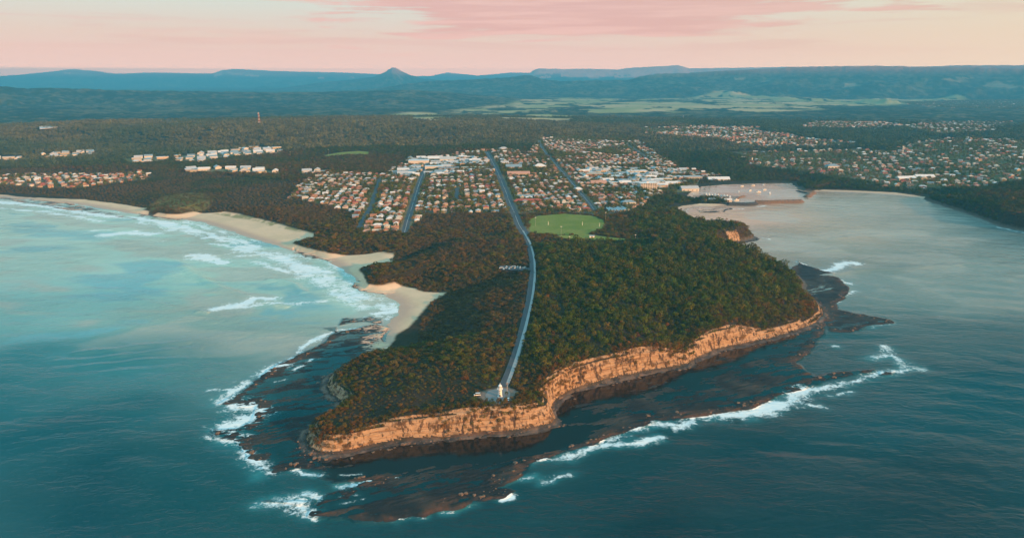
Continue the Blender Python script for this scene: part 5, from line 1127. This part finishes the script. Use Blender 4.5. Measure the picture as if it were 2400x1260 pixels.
# special buildings: (px, py, length, depth, height, roof, wall, kind, label, turn)
BIG = [(1516, 446, 42, 20, 19, None, 1, 'flats', 'white six-storey block of flats with balconies near the harbour', 8),
       (1238, 473, 62, 14, 3.4, 1, 2, 'hip', 'long red-roofed building right of the long avenue above the oval', 0), (1240, 462, 66, 12, 3.2, 6, 1, 'gable', 'long blue-roofed building behind the long red roof right of the avenue', 0),
       (1428, 494, 9, 34, 3.2, 8, 1, 'gable', 'leftmost of the five pale long-roofed cabins right of the oval', 12), (1437, 494, 9, 34, 3.2, 8, 1, 'gable', 'second of the five pale long-roofed cabins right of the oval', 12), (1446, 494, 9, 34, 3.2, 8, 1, 'gable', 'middle one of the five pale long-roofed cabins right of the oval', 12),
       (1456, 493, 9, 34, 3.2, 8, 1, 'gable', 'fourth of the five pale long-roofed cabins right of the oval', 12), (1465, 492, 9, 34, 3.2, 8, 1, 'gable', 'rightmost of the five pale long-roofed cabins right of the oval', 12), (1472, 478, 30, 16, 5, 6, 1, 'hip', 'blue-roofed house behind the pale cabins right of the oval', 5),
       (1615, 446, 44, 22, 6, 8, 1, 'gable', 'large pale club building left of the inner harbour beach', 0), (1683, 423, 60, 22, 5, 5, 1, 'gable', 'long white-roofed club building behind the harbour lawn', 0), (1622, 418, 50, 26, 6, 8, 4, 'flat', 'grey flat-roofed shop block behind the harbour beach', 0),
       (1428, 418, 70, 34, 7, 5, 3, 'flat', 'largest white flat-roofed store in the right half of the town', 2), (1470, 426, 56, 26, 6, 8, 0, 'flat', 'silver flat-roofed store right of the largest white store', 2), (1385, 412, 60, 30, 7, 4, 2, 'flat', 'cream flat-roofed store left of the largest white store', 2), (1490, 405, 60, 26, 7, 5, 1, 'flat', 'white flat-roofed hall behind the silver store', 2),
       (1555, 422, 44, 26, 6, 8, 1, 'flat', 'silver-roofed market hall behind the block of flats', 2), (1402, 432, 40, 22, 5, 7, 3, 'gable', 'pink-tiled hall in front of the large stores', 2),
       (982, 385, 60, 44, 13, 5, 1, 'flat', 'tall white shopping centre at the far end of the blue-grey street', 0), (1018, 397, 52, 30, 10, 5, 1, 'flat', 'white multi-storey store right of the far end of the blue-grey street', 0), (1052, 399, 56, 34, 8, 3, 4, 'flat', 'grey flat-roofed warehouse store in the upper left of the town', 0), (948, 407, 64, 26, 7, 6, 1, 'flat', 'blue-roofed store left of the shopping centre', 0),
       (1050, 378, 50, 26, 8, 8, 1, 'gable', 'pale gabled hall behind the warehouse store', 0), (1020, 376, 44, 24, 8, 5, 1, 'gable', 'white gabled hall just right of the shopping centre', 0), (1110, 386, 80, 22, 6, 8, 3, 'flat', 'long silver flat-roofed shop row left of the avenue far end', 0), (1115, 396, 80, 20, 6, 4, 0, 'flat', 'long cream flat-roofed shop row left of the avenue', 0),
       (1204, 396, 44, 26, 7, 6, 0, 'gable', 'teal-roofed hall right of the avenue in the upper town', 0), (1180, 354, 30, 20, 9, 8, 1, 'hip', 'large pale house on the hill right of the avenue far end', 0), (1265, 394, 34, 22, 7, 5, 1, 'hip', 'white two-storey hall halfway between the avenue and the east street', 0), (1215, 410, 60, 20, 5, 7, 0, 'gable', 'pink-tiled long hall right of the avenue', 0),
       (905, 497, 16, 34, 5, 5, 1, 'gable', 'long white-roofed house left of the lower blue-grey street', -3), (1355, 449, 20, 14, 7, 5, 1, 'hip', 'white two-storey house beside the lower east street', 0), (2122, 421, 52, 20, 5, 5, 0, 'gable', 'long cream hall behind the far harbour beach', 6), (2165, 418, 50, 20, 6, 5, 1, 'gable', 'long white hall beside the cream hall behind the far beach', -6), (1950, 393, 36, 22, 6, 6, 1, 'hip', 'large pale turquoise-roofed house on the far shore', 0)]
bx, by, _ = hit(np.array([b[0] for b in BIG], float), np.array([b[1] for b in BIG], float))
for i, b in enumerate(BIG):
    m = (np.abs((X - bx[i]) * Vv[0] + (Y - by[i]) * Vv[1]) < b[2] / 2 + 10) & (np.abs((X - bx[i]) * U[0] + (Y - by[i]) * U[1]) < b[3] / 2 + 9)
    X, Y, ia, ib = X[~m], Y[~m], ia[~m], ib[~m]
for i, (px, py, L, Dp, hh, rf, wl, kind, lab, turn) in enumerate(BIG):
    x0_, y0_ = float(bx[i]), float(by[i]); z0_ = float(look(np.array([x0_]), np.array([y0_]), H)[0]) - 0.3
    nm = 'apartment_building' if kind == 'flats' else 'house' if 'house' in lab else 'hall' if 'hall' in lab else 'cabin' if 'cabin' in lab else 'building'
    o = empty(nm, (x0_, y0_, z0_), -u_az + R_(turn)); tag(o, lab, {'hall': 'hall', 'house': 'house', 'cabin': 'cabin'}.get(nm, 'building'))
    if kind == 'flats':
        MB().box(-L / 2, L / 2, -Dp / 2, Dp / 2, -2, hh).build('wall', M_wall[1], o); MB().box(-L / 2 - .4, L / 2 + .4, -Dp / 2 - 2.2, Dp / 2 + .4, hh + .002, hh + .5).build('roof', M_white, o)
        MB().box(-3, 3, -3, 3, hh + 0.502, hh + 3).build('lift_housing', M_wall[1], o)
        for fl in range(6):
            z_ = 0.3 + fl * 3.15
            g = MB().box(-L / 2, L / 2, -Dp / 2 - 2.0, -Dp / 2 - 0.003, z_ - 0.25, z_)
            for q in range(8): g.box(-L / 2 + q * (L - 0.4) / 7, -L / 2 + q * (L - 0.4) / 7 + 0.4, -Dp / 2 - 2.0, -Dp / 2 - 0.003, z_, z_ + 2.88)
            g.box(-L / 2, L / 2, -Dp / 2 - 2.08, -Dp / 2 - 2.003, z_, z_ + 0.9); g.build('balcony', M_white, o)
            for q in range(7): place('window', MB().box(-L / 14 + .6, L / 14 - .6, -.05, .05, 0, 2.3).mesh('window', M_glass), o, (-L / 2 + (q + .5) * L / 7, -Dp / 2 - .06, z_ + 0.1))
        continue
    h_ = House(L, Dp, hh, kind); place('wall', h_.w.mesh('wall', M_wall[wl]), o); place('roof', h_.r.mesh('roof', M_roof[rf]), o)
    for q in range(max(2, int(L / 9))):
        place('window', MB().box(-1.6, 1.6, -.06, .05, 0, 1.7).mesh('window', M_glass), o, (-L / 2 + (q + .5) * L / max(2, int(L / 9)), -Dp / 2 - .06, 1.0))
nrow = ib - ib.min()
# choose the individual houses: the nearest
rr = np.hypot(X, Y); av = np.interp(Y, ST['avenue'][0][:, 1], ST['avenue'][0][:, 0]); ws_ = np.interp(Y, ST['west_street'][0][:, 1], ST['west_street'][0][:, 0]); es_ = np.interp(Y, ST['east_street'][0][::-1][:, 1] if ST['east_street'][0][0, 1] > ST['east_street'][0][-1, 1] else ST['east_street'][0][:, 1], ST['east_street'][0][:, 0])
fw_ = np.interp(Y, ST['far_west_street'][0][:, 1], ST['far_west_street'][0][:, 0])
blk = np.where(X < fw_, 0, np.where(X < ws_, 1, np.where(X < av, 2, np.where(X < es_, 3, 4))))
BN = ['left of the far west street', 'left of the blue-grey street', 'left of the avenue', 'right of the avenue', 'right of the east street']
N_IND = 286
ordh = np.argsort(rr); hi = ordh[:N_IND]
form = hr_.integers(0, len(HF), len(X)); rf_ = hr_.choice(9, len(X), p=RW); wl_ = hr_.choice(5, len(X), p=WW); turn_ = hr_.choice([0, 0, math.pi / 2, -math.pi / 2, math.pi], len(X)) + hr_.uniform(-.09, .09, len(X))
Z = look(X, Y, H)
ORD = ['front', 'second', 'third', 'fourth', 'fifth', 'sixth', 'seventh', 'eighth', 'ninth', 'tenth', 'eleventh', 'twelfth', 'thirteenth', 'fourteenth', 'fifteenth', 'sixteenth', 'seventeenth', 'eighteenth', 'nineteenth', 'twentieth'] + [f'{k}th' for k in range(21, 60)]
ORP = ['first'] + ORD[1:]
sel = np.zeros(len(X), bool); sel[hi] = True
for b in range(5):
    rows = sorted(set(ib[sel & (blk == b)]))
    for ri, rw in enumerate(rows):
        idx = np.nonzero(sel & (blk == b) & (ib == rw))[0]; idx = idx[np.argsort(X[idx])]
        for pi_, i in enumerate(idx):
            two = HF[form[i]].h > 4
            last = pi_ == len(idx) - 1 and pi_ > 0
            o = empty('house', (float(X[i]), float(Y[i]), float(Z[i]) + 0.25), -u_az + float(turn_[i])); o.scale = (0.88, 0.88, 0.92)
            tag(o, f'{WALLS[wl_[i]][0]} {ROOFS[rf_[i]][0]} house, {"last" if last else ORP[pi_]} in the {ORD[ri]} row {BN[b]}', 'house', 'houses of the seaside town')
            place('wall', HWm[form[i]], o, mat=M_wall[wl_[i]]); place('roof', HRm[form[i]], o, mat=M_roof[rf_[i]])
            if abs(turn_[i]) < 0.2 and rr[i] < np.sort(rr)[150]:
                for k, (wx_, wy_, wz_) in enumerate(HF[form[i]].win[:5]): place('door' if k == 2 else 'window', DOORm if k == 2 else WINm, o, (wx_, wy_, wz_ if k != 2 else 0.05))
# the other houses
def tints_h(n): return None
VAR = []; r9 = np.random.default_rng(3)
for k in range(40):
    h_ = HF[k % len(HF)]; g = MB(); g.add(h_.w.V, h_.w.F, 0); g.add(h_.r.V, h_.r.F, 1)
    for (wx_, wy_, wz_) in h_.win: g.box(wx_ - 0.8, wx_ + 0.8, wy_ - 0.02, wy_ + 0.05, wz_, wz_ + 1.2, 2)
    VAR.append(g.mesh('house', [M_wall[r9.choice(5, p=WW)], M_roof[r9.choice(9, p=RW)], M_glass]))
for k in range(6):
    h_ = House(r9.uniform(26, 44), r9.uniform(16, 24), 6.5, 'gable' if k % 2 else 'flat'); g = MB(); g.add(h_.w.V, h_.w.F, 0); g.add(h_.r.V, h_.r.F, 1); VAR.append(g.mesh('shed', [M_wall[1 if k % 2 else 0], M_roof[[5, 8, 5, 6, 8, 5][k]]]))
house_i = hidden_collection('house_form', VAR)
oth = ~sel
HX, HY, HT, HK = [X[oth]], [Y[oth]], [-u_az + turn_[oth]], [hr_.integers(0, 40, oth.sum())]
nbig = hr_.uniform(0, 1, oth.sum()); commercial = inpoly(X[oth], Y[oth], hpoly([(960, 372), (1180, 370), (1200, 400), (1030, 412), (940, 412)])) | inpoly(X[oth], Y[oth], hpoly([(1340, 398), (1600, 398), (1620, 440), (1540, 440), (1380, 428)]))
HK[0] = np.where(commercial & (nbig < 0.65), hr_.integers(40, 46, oth.sum()), HK[0])
for zi, (Pz, fr2, sa, sb, dens) in enumerate([(TOWN_R[0], 0.35, 25, 27, 0.60), (TOWN_R[1], -0.25, 22, 26, 0.85), (TOWN_R[2], 0.1, 24, 34, 0.8), (TOWN_R[3], 0.5, 26, 32, 0.75), (TOWN_R[4], 0.2, 42, 60, 0.5), (TOWN_L, -0.62, 22, 25, 0.9)] + [(p, -0.4, 36, 30, 0.8) for p in INDUST]):
    c = Pz.mean(0); R2 = np.abs(Pz - c).max() * 1.5
    A, B = np.meshgrid(np.arange(-R2, R2, sa), np.arange(-R2, R2, sb)); bend = 60 * np.sin(A / 260.0) * (zi < 4)
    jj_ = 6.5 if zi < 6 else 5; A2_ = A + hr_.uniform(-jj_, jj_, A.shape); B2_ = B + bend + hr_.uniform(-5, 5, A.shape); xx = c[0] + A2_ * math.cos(fr2) + B2_ * math.sin(fr2); yy = c[1] - A2_ * math.sin(fr2) + B2_ * math.cos(fr2); xx, yy = xx.ravel(), yy.ravel()
    k = (inpoly(xx, yy, Pz) if zi > 5 else ((look(xx, yy, ZONE[zi]) > 0.35) & (look(xx, yy, ROADD) > 8))) & (hr_.uniform(0, 1, xx.size) < dens) & (look(xx, yy, H) > 2.5)
    if zi < 6: k &= ~inpoly(xx, yy, TOWN)
    if zi == 0: k &= fbm(xx, yy, 90, 3, 511) < 0.22
    if zi in (1, 2, 3, 4): k &= fbm(xx, yy, 200, 3, 513) < 0.3
    xx, yy = xx[k], yy[k]; HX.append(xx); HY.append(yy); HT.append(-fr2 + hr_.choice([0, 0, math.pi / 2], xx.size) + hr_.uniform(-.3, .3, xx.size)); HK.append(hr_.integers(0, 40, xx.size) if zi < 6 else hr_.integers(40, 46, xx.size))
HX, HY, HT, HK = map(np.concatenate, (HX, HY, HT, HK)); s_h = hr_.uniform(0.76, 1.0, len(HX)) * np.where(HK < 40, 1.0, 0.85)
scatter('far_houses', HX, HY, look(HX, HY, H) + 0.3, HK, HT, np.stack([s_h, s_h, s_h], 1), None, house_i, label='hundreds of roofs of the town, industrial sheds and suburbs beyond the nearest rows')
print('houses', len(HX), len(hi))
# garden and street trees between the houses
HA = np.concatenate([HX, X[hi], bx]); HB = np.concatenate([HY, Y[hi], by])
cell = {}
for a, b in zip(HA, HB): cell.setdefault((int(a // 14), int(b // 14)), []).append((a, b))
def gard(P, s, pr, lo=8.0):
    x0, y0 = P.min(0); x1, y1 = P.max(0); a, b = jgrid(x0, x1, y0, y1, s); k = inpoly(a, b, P) & (rng.uniform(0, 1, len(a)) < pr) & (look(a, b, ROADD) > 0.5) & (look(a, b, MAIND) > 3.5) & (look(a, b, H) > 2) & (look(a, b, z_grass) < .3) & (look(a, b, z_gravel) < .2); a, b = a[k], b[k]
    keep = np.ones(len(a), bool)
    for i in range(len(a)):
        ci, cj = int(a[i] // 14), int(b[i] // 14)
        for di in (-1, 0, 1):
            for dj in (-1, 0, 1):
                for (p, q) in cell.get((ci + di, cj + dj), ()):
                    if (p - a[i]) ** 2 + (q - b[i]) ** 2 < lo * lo: keep[i] = False
    return a[keep], b[keep]
GAx, GAy = [], []
for P, s, pr, lo in [(TOWN, 6.6, 0.72, 6.6), (TOWN_L, 10, 0.6, 9)] + [(P, 12, 0.9, 9.0) for P in TOWN_R] + [(P, 22, 0.4, 14) for P in INDUST]:
    a, b = gard(P, s, pr, lo); GAx.append(a); GAy.append(b)
a, b = np.concatenate(GAx), np.concatenate(GAy); q = rng.uniform(0, 1, len(a))
gs_ = 4.2 + 5.5 * q ** 2 + 2.5 * (fbm(a, b, 90, 2, 521) > 0.15); tc = tints(a, b, 0.5 * np.ones(len(a)), np.full(len(a), 60.)) * 1.25
scatter('garden_trees', a, b, look(a, b, H) - 0.2, rng.integers(0, 9, len(a)), rng.uniform(0, 6.28, len(a)), np.stack([gs_, gs_, gs_ * rng.uniform(0.7, 1.1, len(a))], 1), tc, crown_i, label='garden and street trees among the houses')
print('garden trees', len(a))

# ------------------------------------------------------------------ harbour
def mound(name, pts, w, h, label, mat, seed=1, taper=0.4):
    P = densify(smooth(poly(pts, 1.5), 2), 1.6); T = np.gradient(P, axis=0); T /= np.linalg.norm(T, axis=1)[:, None]; Nn = np.stack([T[:, 1], -T[:, 0]], 1); n = 15
    V = []; F = []
    for i in range(len(P)):
        e = min(i, len(P) - 1 - i) / 8.0; k = min(1, taper + e) if i < len(P) / 2 else min(1, 0.15 + e)
        for j in range(n):
            v = j / (n - 1) * 2 - 1; q = P[i] + Nn[i] * v * w / 2 * k; zz = -1.2 + (h + 1.2) * (1 - abs(v) ** 2.2) * k; V.append([q[0], q[1], zz])
    V = np.array(V); jx = vnoise(V[:, 0] / 1.9, V[:, 1] / 1.9, seed) - 0.5; V[:, 2] += 1.5 * jx * (V[:, 2] > -0.8); V[:, 0] += 1.2 * (vnoise(V[:, 0] / 2.2, V[:, 1] / 2.2, seed + 1) - .5)
    for i in range(len(P) - 1):
        for j in range(n - 1): F.append((i * n + j, i * n + j + 1, (i + 1) * n + j + 1, (i + 1) * n + j))
    me = bpy.data.meshes.new(name); me.from_pydata(V.tolist(), [], F); me.materials.append(mat); o = bpy.data.objects.new(name, me); COL.objects.link(o); tag(o, label, 'breakwater'); return o
M_rubble = wmat('breakwater_boulders', (0.17, 0.10, 0.06), 0.9, 0.7, 0.5); M_rubdark = wmat('dark_boulders', (0.055, 0.048, 0.042), 0.9, 0.6, 0.5)
mound('breakwater', [(1770, 474), (1800, 475), (1840, 473), (1870, 473), (1886, 471)], 22, 6.5, 'orange-brown boulder end of the long harbour breakwater', M_rubble, 3, 1)
mound('breakwater', [(1706, 478), (1730, 478), (1760, 479), (1775, 475)], 24, 5.0, 'dark landward arm of the breakwater below the wharf', M_rubdark, 7, 1)
mound('jetty', [(1722, 468), (1732, 462), (1742, 459), (1752, 458)], 7, 2.6, 'short curved rock jetty inside the harbour', M_rubble, 9, 0.6)
mound('groyne', [(1890, 462), (1897, 456), (1903, 452), (1909, 449)], 20, 4.5, 'rounded rock groyne on the far side of the harbour mouth', M_rubble, 11, 0.5)
mound('groyne', [(1866, 446), (1880, 449), (1895, 453)], 10, 2.4, 'low dark rock spit running to the rounded groyne', M_rubdark, 13, 0.6)
wf = empty('wharf', (0, 0, 0)); wp, wq, _ = hit(np.array([1680.]), np.array([464.])); wf.location = (float(wp[0]), float(wq[0]), 0); wf.rotation_euler.z = R_(-6); tag(wf, 'low timber fishing wharf lined with boats inside the breakwater', 'wharf')
MB().box(-55, 50, -3, 4, 1.6, 2.0).build('deck', M_wood, wf)
for k in range(11): MB().tube((-53 + k * 10, 4.2, -2), (-53 + k * 10, 4.2, 2.4), 0.3, n=6).build('pile', M_wood, wf)
def shed(px, py, L, Dp, hh, ri, wi, lab, kind='gable', turn=0):
    x_, y_, z_ = hit(np.array([float(px)]), np.array([float(py)])); o = empty('shed', (float(x_[0]), float(y_[0]), max(1.4, float(z_[0]))), R_(turn)); tag(o, lab, 'shed'); h_ = House(L, Dp, hh, kind); place('wall', h_.w.mesh('wall', M_wall[wi]), o); place('roof', h_.r.mesh('roof', M_roof[ri]), o)
    place('door', MB().box(-1.5, 1.5, -.08, .05, 0, 2.8).mesh('door', M_dark), o, (0, -Dp / 2 - .05, 0.05))
shed(1706, 472, 16, 8, 4.5, 5, 1, 'white shed at the root of the breakwater'); shed(1668, 470, 14, 8, 3.6, 6, 4, 'blue-grey shed behind the berthed boats'); shed(1650, 472, 10, 7, 3.2, 1, 1, 'small red-roofed kiosk beside the wharf car park')
def boat_mesh(L, cab, mast, fly):
    root = empty('boat', (0, 0, 0)); n = 9; V = []; F = []
    for i in range(n):
        t_ = i / (n - 1); wd = 0.17 * L * (1 - max(0, (t_ - 0.45) / 0.55) ** 2.2); x_ = -L / 2 + L * t_; sh_ = 0.11 * L + 0.05 * L * t_ ** 2
        V += [(x_, -wd, sh_), (x_ - 0.02 * L * (t_ > .9), -wd * 0.55, -0.15), (x_ - 0.02 * L * (t_ > .9), wd * 0.55, -0.15), (x_, wd, sh_)]
    for i in range(n - 1):
        for j in range(3): F.append((i * 4 + j, i * 4 + j + 1, (i + 1) * 4 + j + 1, (i + 1) * 4 + j))
        F.append((i * 4 + 3, i * 4, (i + 1) * 4, (i + 1) * 4 + 3))
    F += [(3, 2, 1, 0)]; MB().add(V, F).build('hull', M_white, root)
    MB().box(-L * .18, L * .16, -L * .09, L * .09, 0.12 * L, 0.12 * L + cab).build('cabin', M_white, root); MB().box(-L * .15, L * .165, -L * .092, L * .092, 0.12 * L + cab * .45, 0.12 * L + cab * .8).build('cabin_window', M_glass, root)
    if mast: MB().tube((0.05 * L, 0, 0.1 * L), (0.05 * L, 0, mast), 0.11, 0.06).tube((0.05 * L, 0, 0.28 * L), (-0.35 * L, 0, 0.28 * L), 0.09).build('mast', M_steel, root)
    if fly: MB().box(-L * .12, L * .08, -L * .08, L * .08, 0.12 * L + cab + 0.003, 0.12 * L + cab + 0.5).build('flybridge', M_white, root)
    return root
bs = boat_mesh(11, 1.2, 14, 0); bt = boat_mesh(13, 2.2, 6, 1); used = {}
for px, py, k, rz, lab in [(1739, 437, 0, 20, 'white yacht moored nearest the harbour back beach'), (1758, 447, 0, 35, 'white yacht moored in the middle of the harbour'), (1732, 450, 0, 70, 'white yacht moored just off the wharf end'), (1778, 451, 1, 10, 'white cruiser moored right of the harbour middle'),
        (1792, 445, 0, 20, 'white yacht moored second from the harbour mouth'), (1804, 454, 1, 80, 'white cruiser moored nearest the harbour mouth'), (1765, 435, 0, 5, 'small yacht moored behind the middle of the harbour'), (1790, 434, 0, 60, 'white yacht moored towards the right end of the back beach'),
        (1655, 457, 1, 85, 'first fishing boat berthed at the left end of the wharf'), (1662, 457, 1, 85, 'second fishing boat from the left end of the wharf'), (1669, 458, 0, 85, 'third boat from the left along the wharf'), (1676, 458, 1, 85, 'fourth boat from the left along the wharf'), (1683, 459, 1, 85, 'fifth boat from the left along the wharf'),
        (1690, 459, 0, 85, 'sixth boat from the left along the wharf'), (1697, 460, 1, 85, 'seventh boat from the left along the wharf'), (1704, 461, 1, 85, 'eighth boat from the left along the wharf'), (1711, 463, 1, 75, 'last boat at the right end of the wharf'), (1726, 470, 1, 10, 'fishing boat lying below the curved jetty')]:
    src = (bs, bt)[k]; o = src if k not in used else copy_tree(src); used[k] = 1; bx_, by_ = un(px, py, 0); o.location = (float(bx_), float(by_), 0.25); o.rotation_euler.z = R_(rz); o['label'] = lab; o['category'] = 'boat'; o['group'] = 'boats in the harbour'
# fixed brush on the cliff faces
x, y = jgrid(-160, 620, 440, 900, 3.0); d_ = look(x, y, D); z_ = look(x, y, H); nn_ = fbm(x, y, 26, 3, 601)
k = (d_ > 4.5) & (d_ < 24) & (z_ > 4) & (look(x, y, KC) > 0.6) & (nn_ + 1.1 * fbm(x, y, 75, 2, 603) > 0.36 - 0.045 * (d_ - 6)) & (rng.uniform(0, 1, len(x)) < 0.9) & (look(x, y, z_sand) < .2)
x, y, d_, z_ = x[k], y[k], d_[k], z_[k]; s_ = rng.uniform(2.2, 4.6, len(x)); tc = tints(x, y, np.zeros(len(x)), np.full(len(x), 12.)) * 0.95
scatter('cliff_scrub', x, y, z_ - 0.5, rng.integers(0, 9, len(x)), rng.uniform(0, 6.28, len(x)), np.stack([s_, s_, s_ * 0.85], 1), tc, crown_i, label='rusty scrub clinging to the orange cliff face')

# far lagoons behind the ridge, their bright sky reflection painted as a pale colour
M_lake = paint('lagoon_water', (0.55, 0.50, 0.48), 0.15, 0.1, 0.01)
for pts in ([(92, 296), (130, 292), (166, 290), (150, 295), (118, 300), (93, 302)], [(645, 286), (690, 285), (705, 287), (670, 288)], [(715, 288), (750, 284), (778, 284), (745, 288)], [(770, 288), (795, 285), (828, 286), (800, 289)]):
    a_ = np.array(pts, float); lx_, ly_ = un(a_[:, 0], a_[:, 1], 62.0); zz = float(look(lx_, ly_, Hs).mean()) + 6
    slab('lake', np.stack(un(a_[:, 0], a_[:, 1], zz), 1), zz, M_lake, 2)

# fallen blocks at the foot of the cliff and on the outer ledges
def rock(r):
    import bmesh
    b = bmesh.new(); bmesh.ops.create_icosphere(b, subdivisions=2, radius=0.5)
    for v in b.verts:
        k = 1 + 0.35 * math.sin(7 * v.co.x + r.uniform(0, 1)) * math.cos(6 * v.co.y) + r.uniform(-.12, .12); v.co = v.co * k; v.co.z = max(-0.3, min(0.34, v.co.z * 0.8))
    me = bpy.data.meshes.new('rock'); b.to_mesh(me); b.free(); me.materials.append(M_rock_i); return me
M_rock_i = paint('fallen_sandstone', (0.16, 0.11, 0.08), 0.9, 0.5, 1.5)
rock_i = hidden_collection('fallen_block', [rock(np.random.default_rng(k)) for k in range(6)])
x, y = jgrid(-260, 640, 430, 960, 3.4); d_ = look(x, y, D); z_ = look(x, y, H); kc_ = look(x, y, KC); lp_ = look(x, y, LIP); u_ = rng.uniform(0, 1, len(x)); cl_ = fbm(x, y, 30, 3, 701)
k = ((kc_ > 0.5) & (d_ > -5) & (d_ < 7) & (u_ < 0.55 + 0.5 * cl_)) | ((lp_ > 0.25) & (z_ > 0.15) & (d_ < 0) & (u_ < 0.28))
x, y, z_ = x[k], y[k], z_[k]; s_ = 0.9 + 3.2 * rng.uniform(0, 1, len(x)) ** 4
scatter('fallen_rocks', x, y, z_, rng.integers(0, 6, len(x)), rng.uniform(0, 6.28, len(x)), np.stack([s_, s_ * rng.uniform(.7, 1.2, len(x)), s_ * 0.8], 1), None, rock_i, label='fallen sandstone blocks along the cliff foot and ledges')
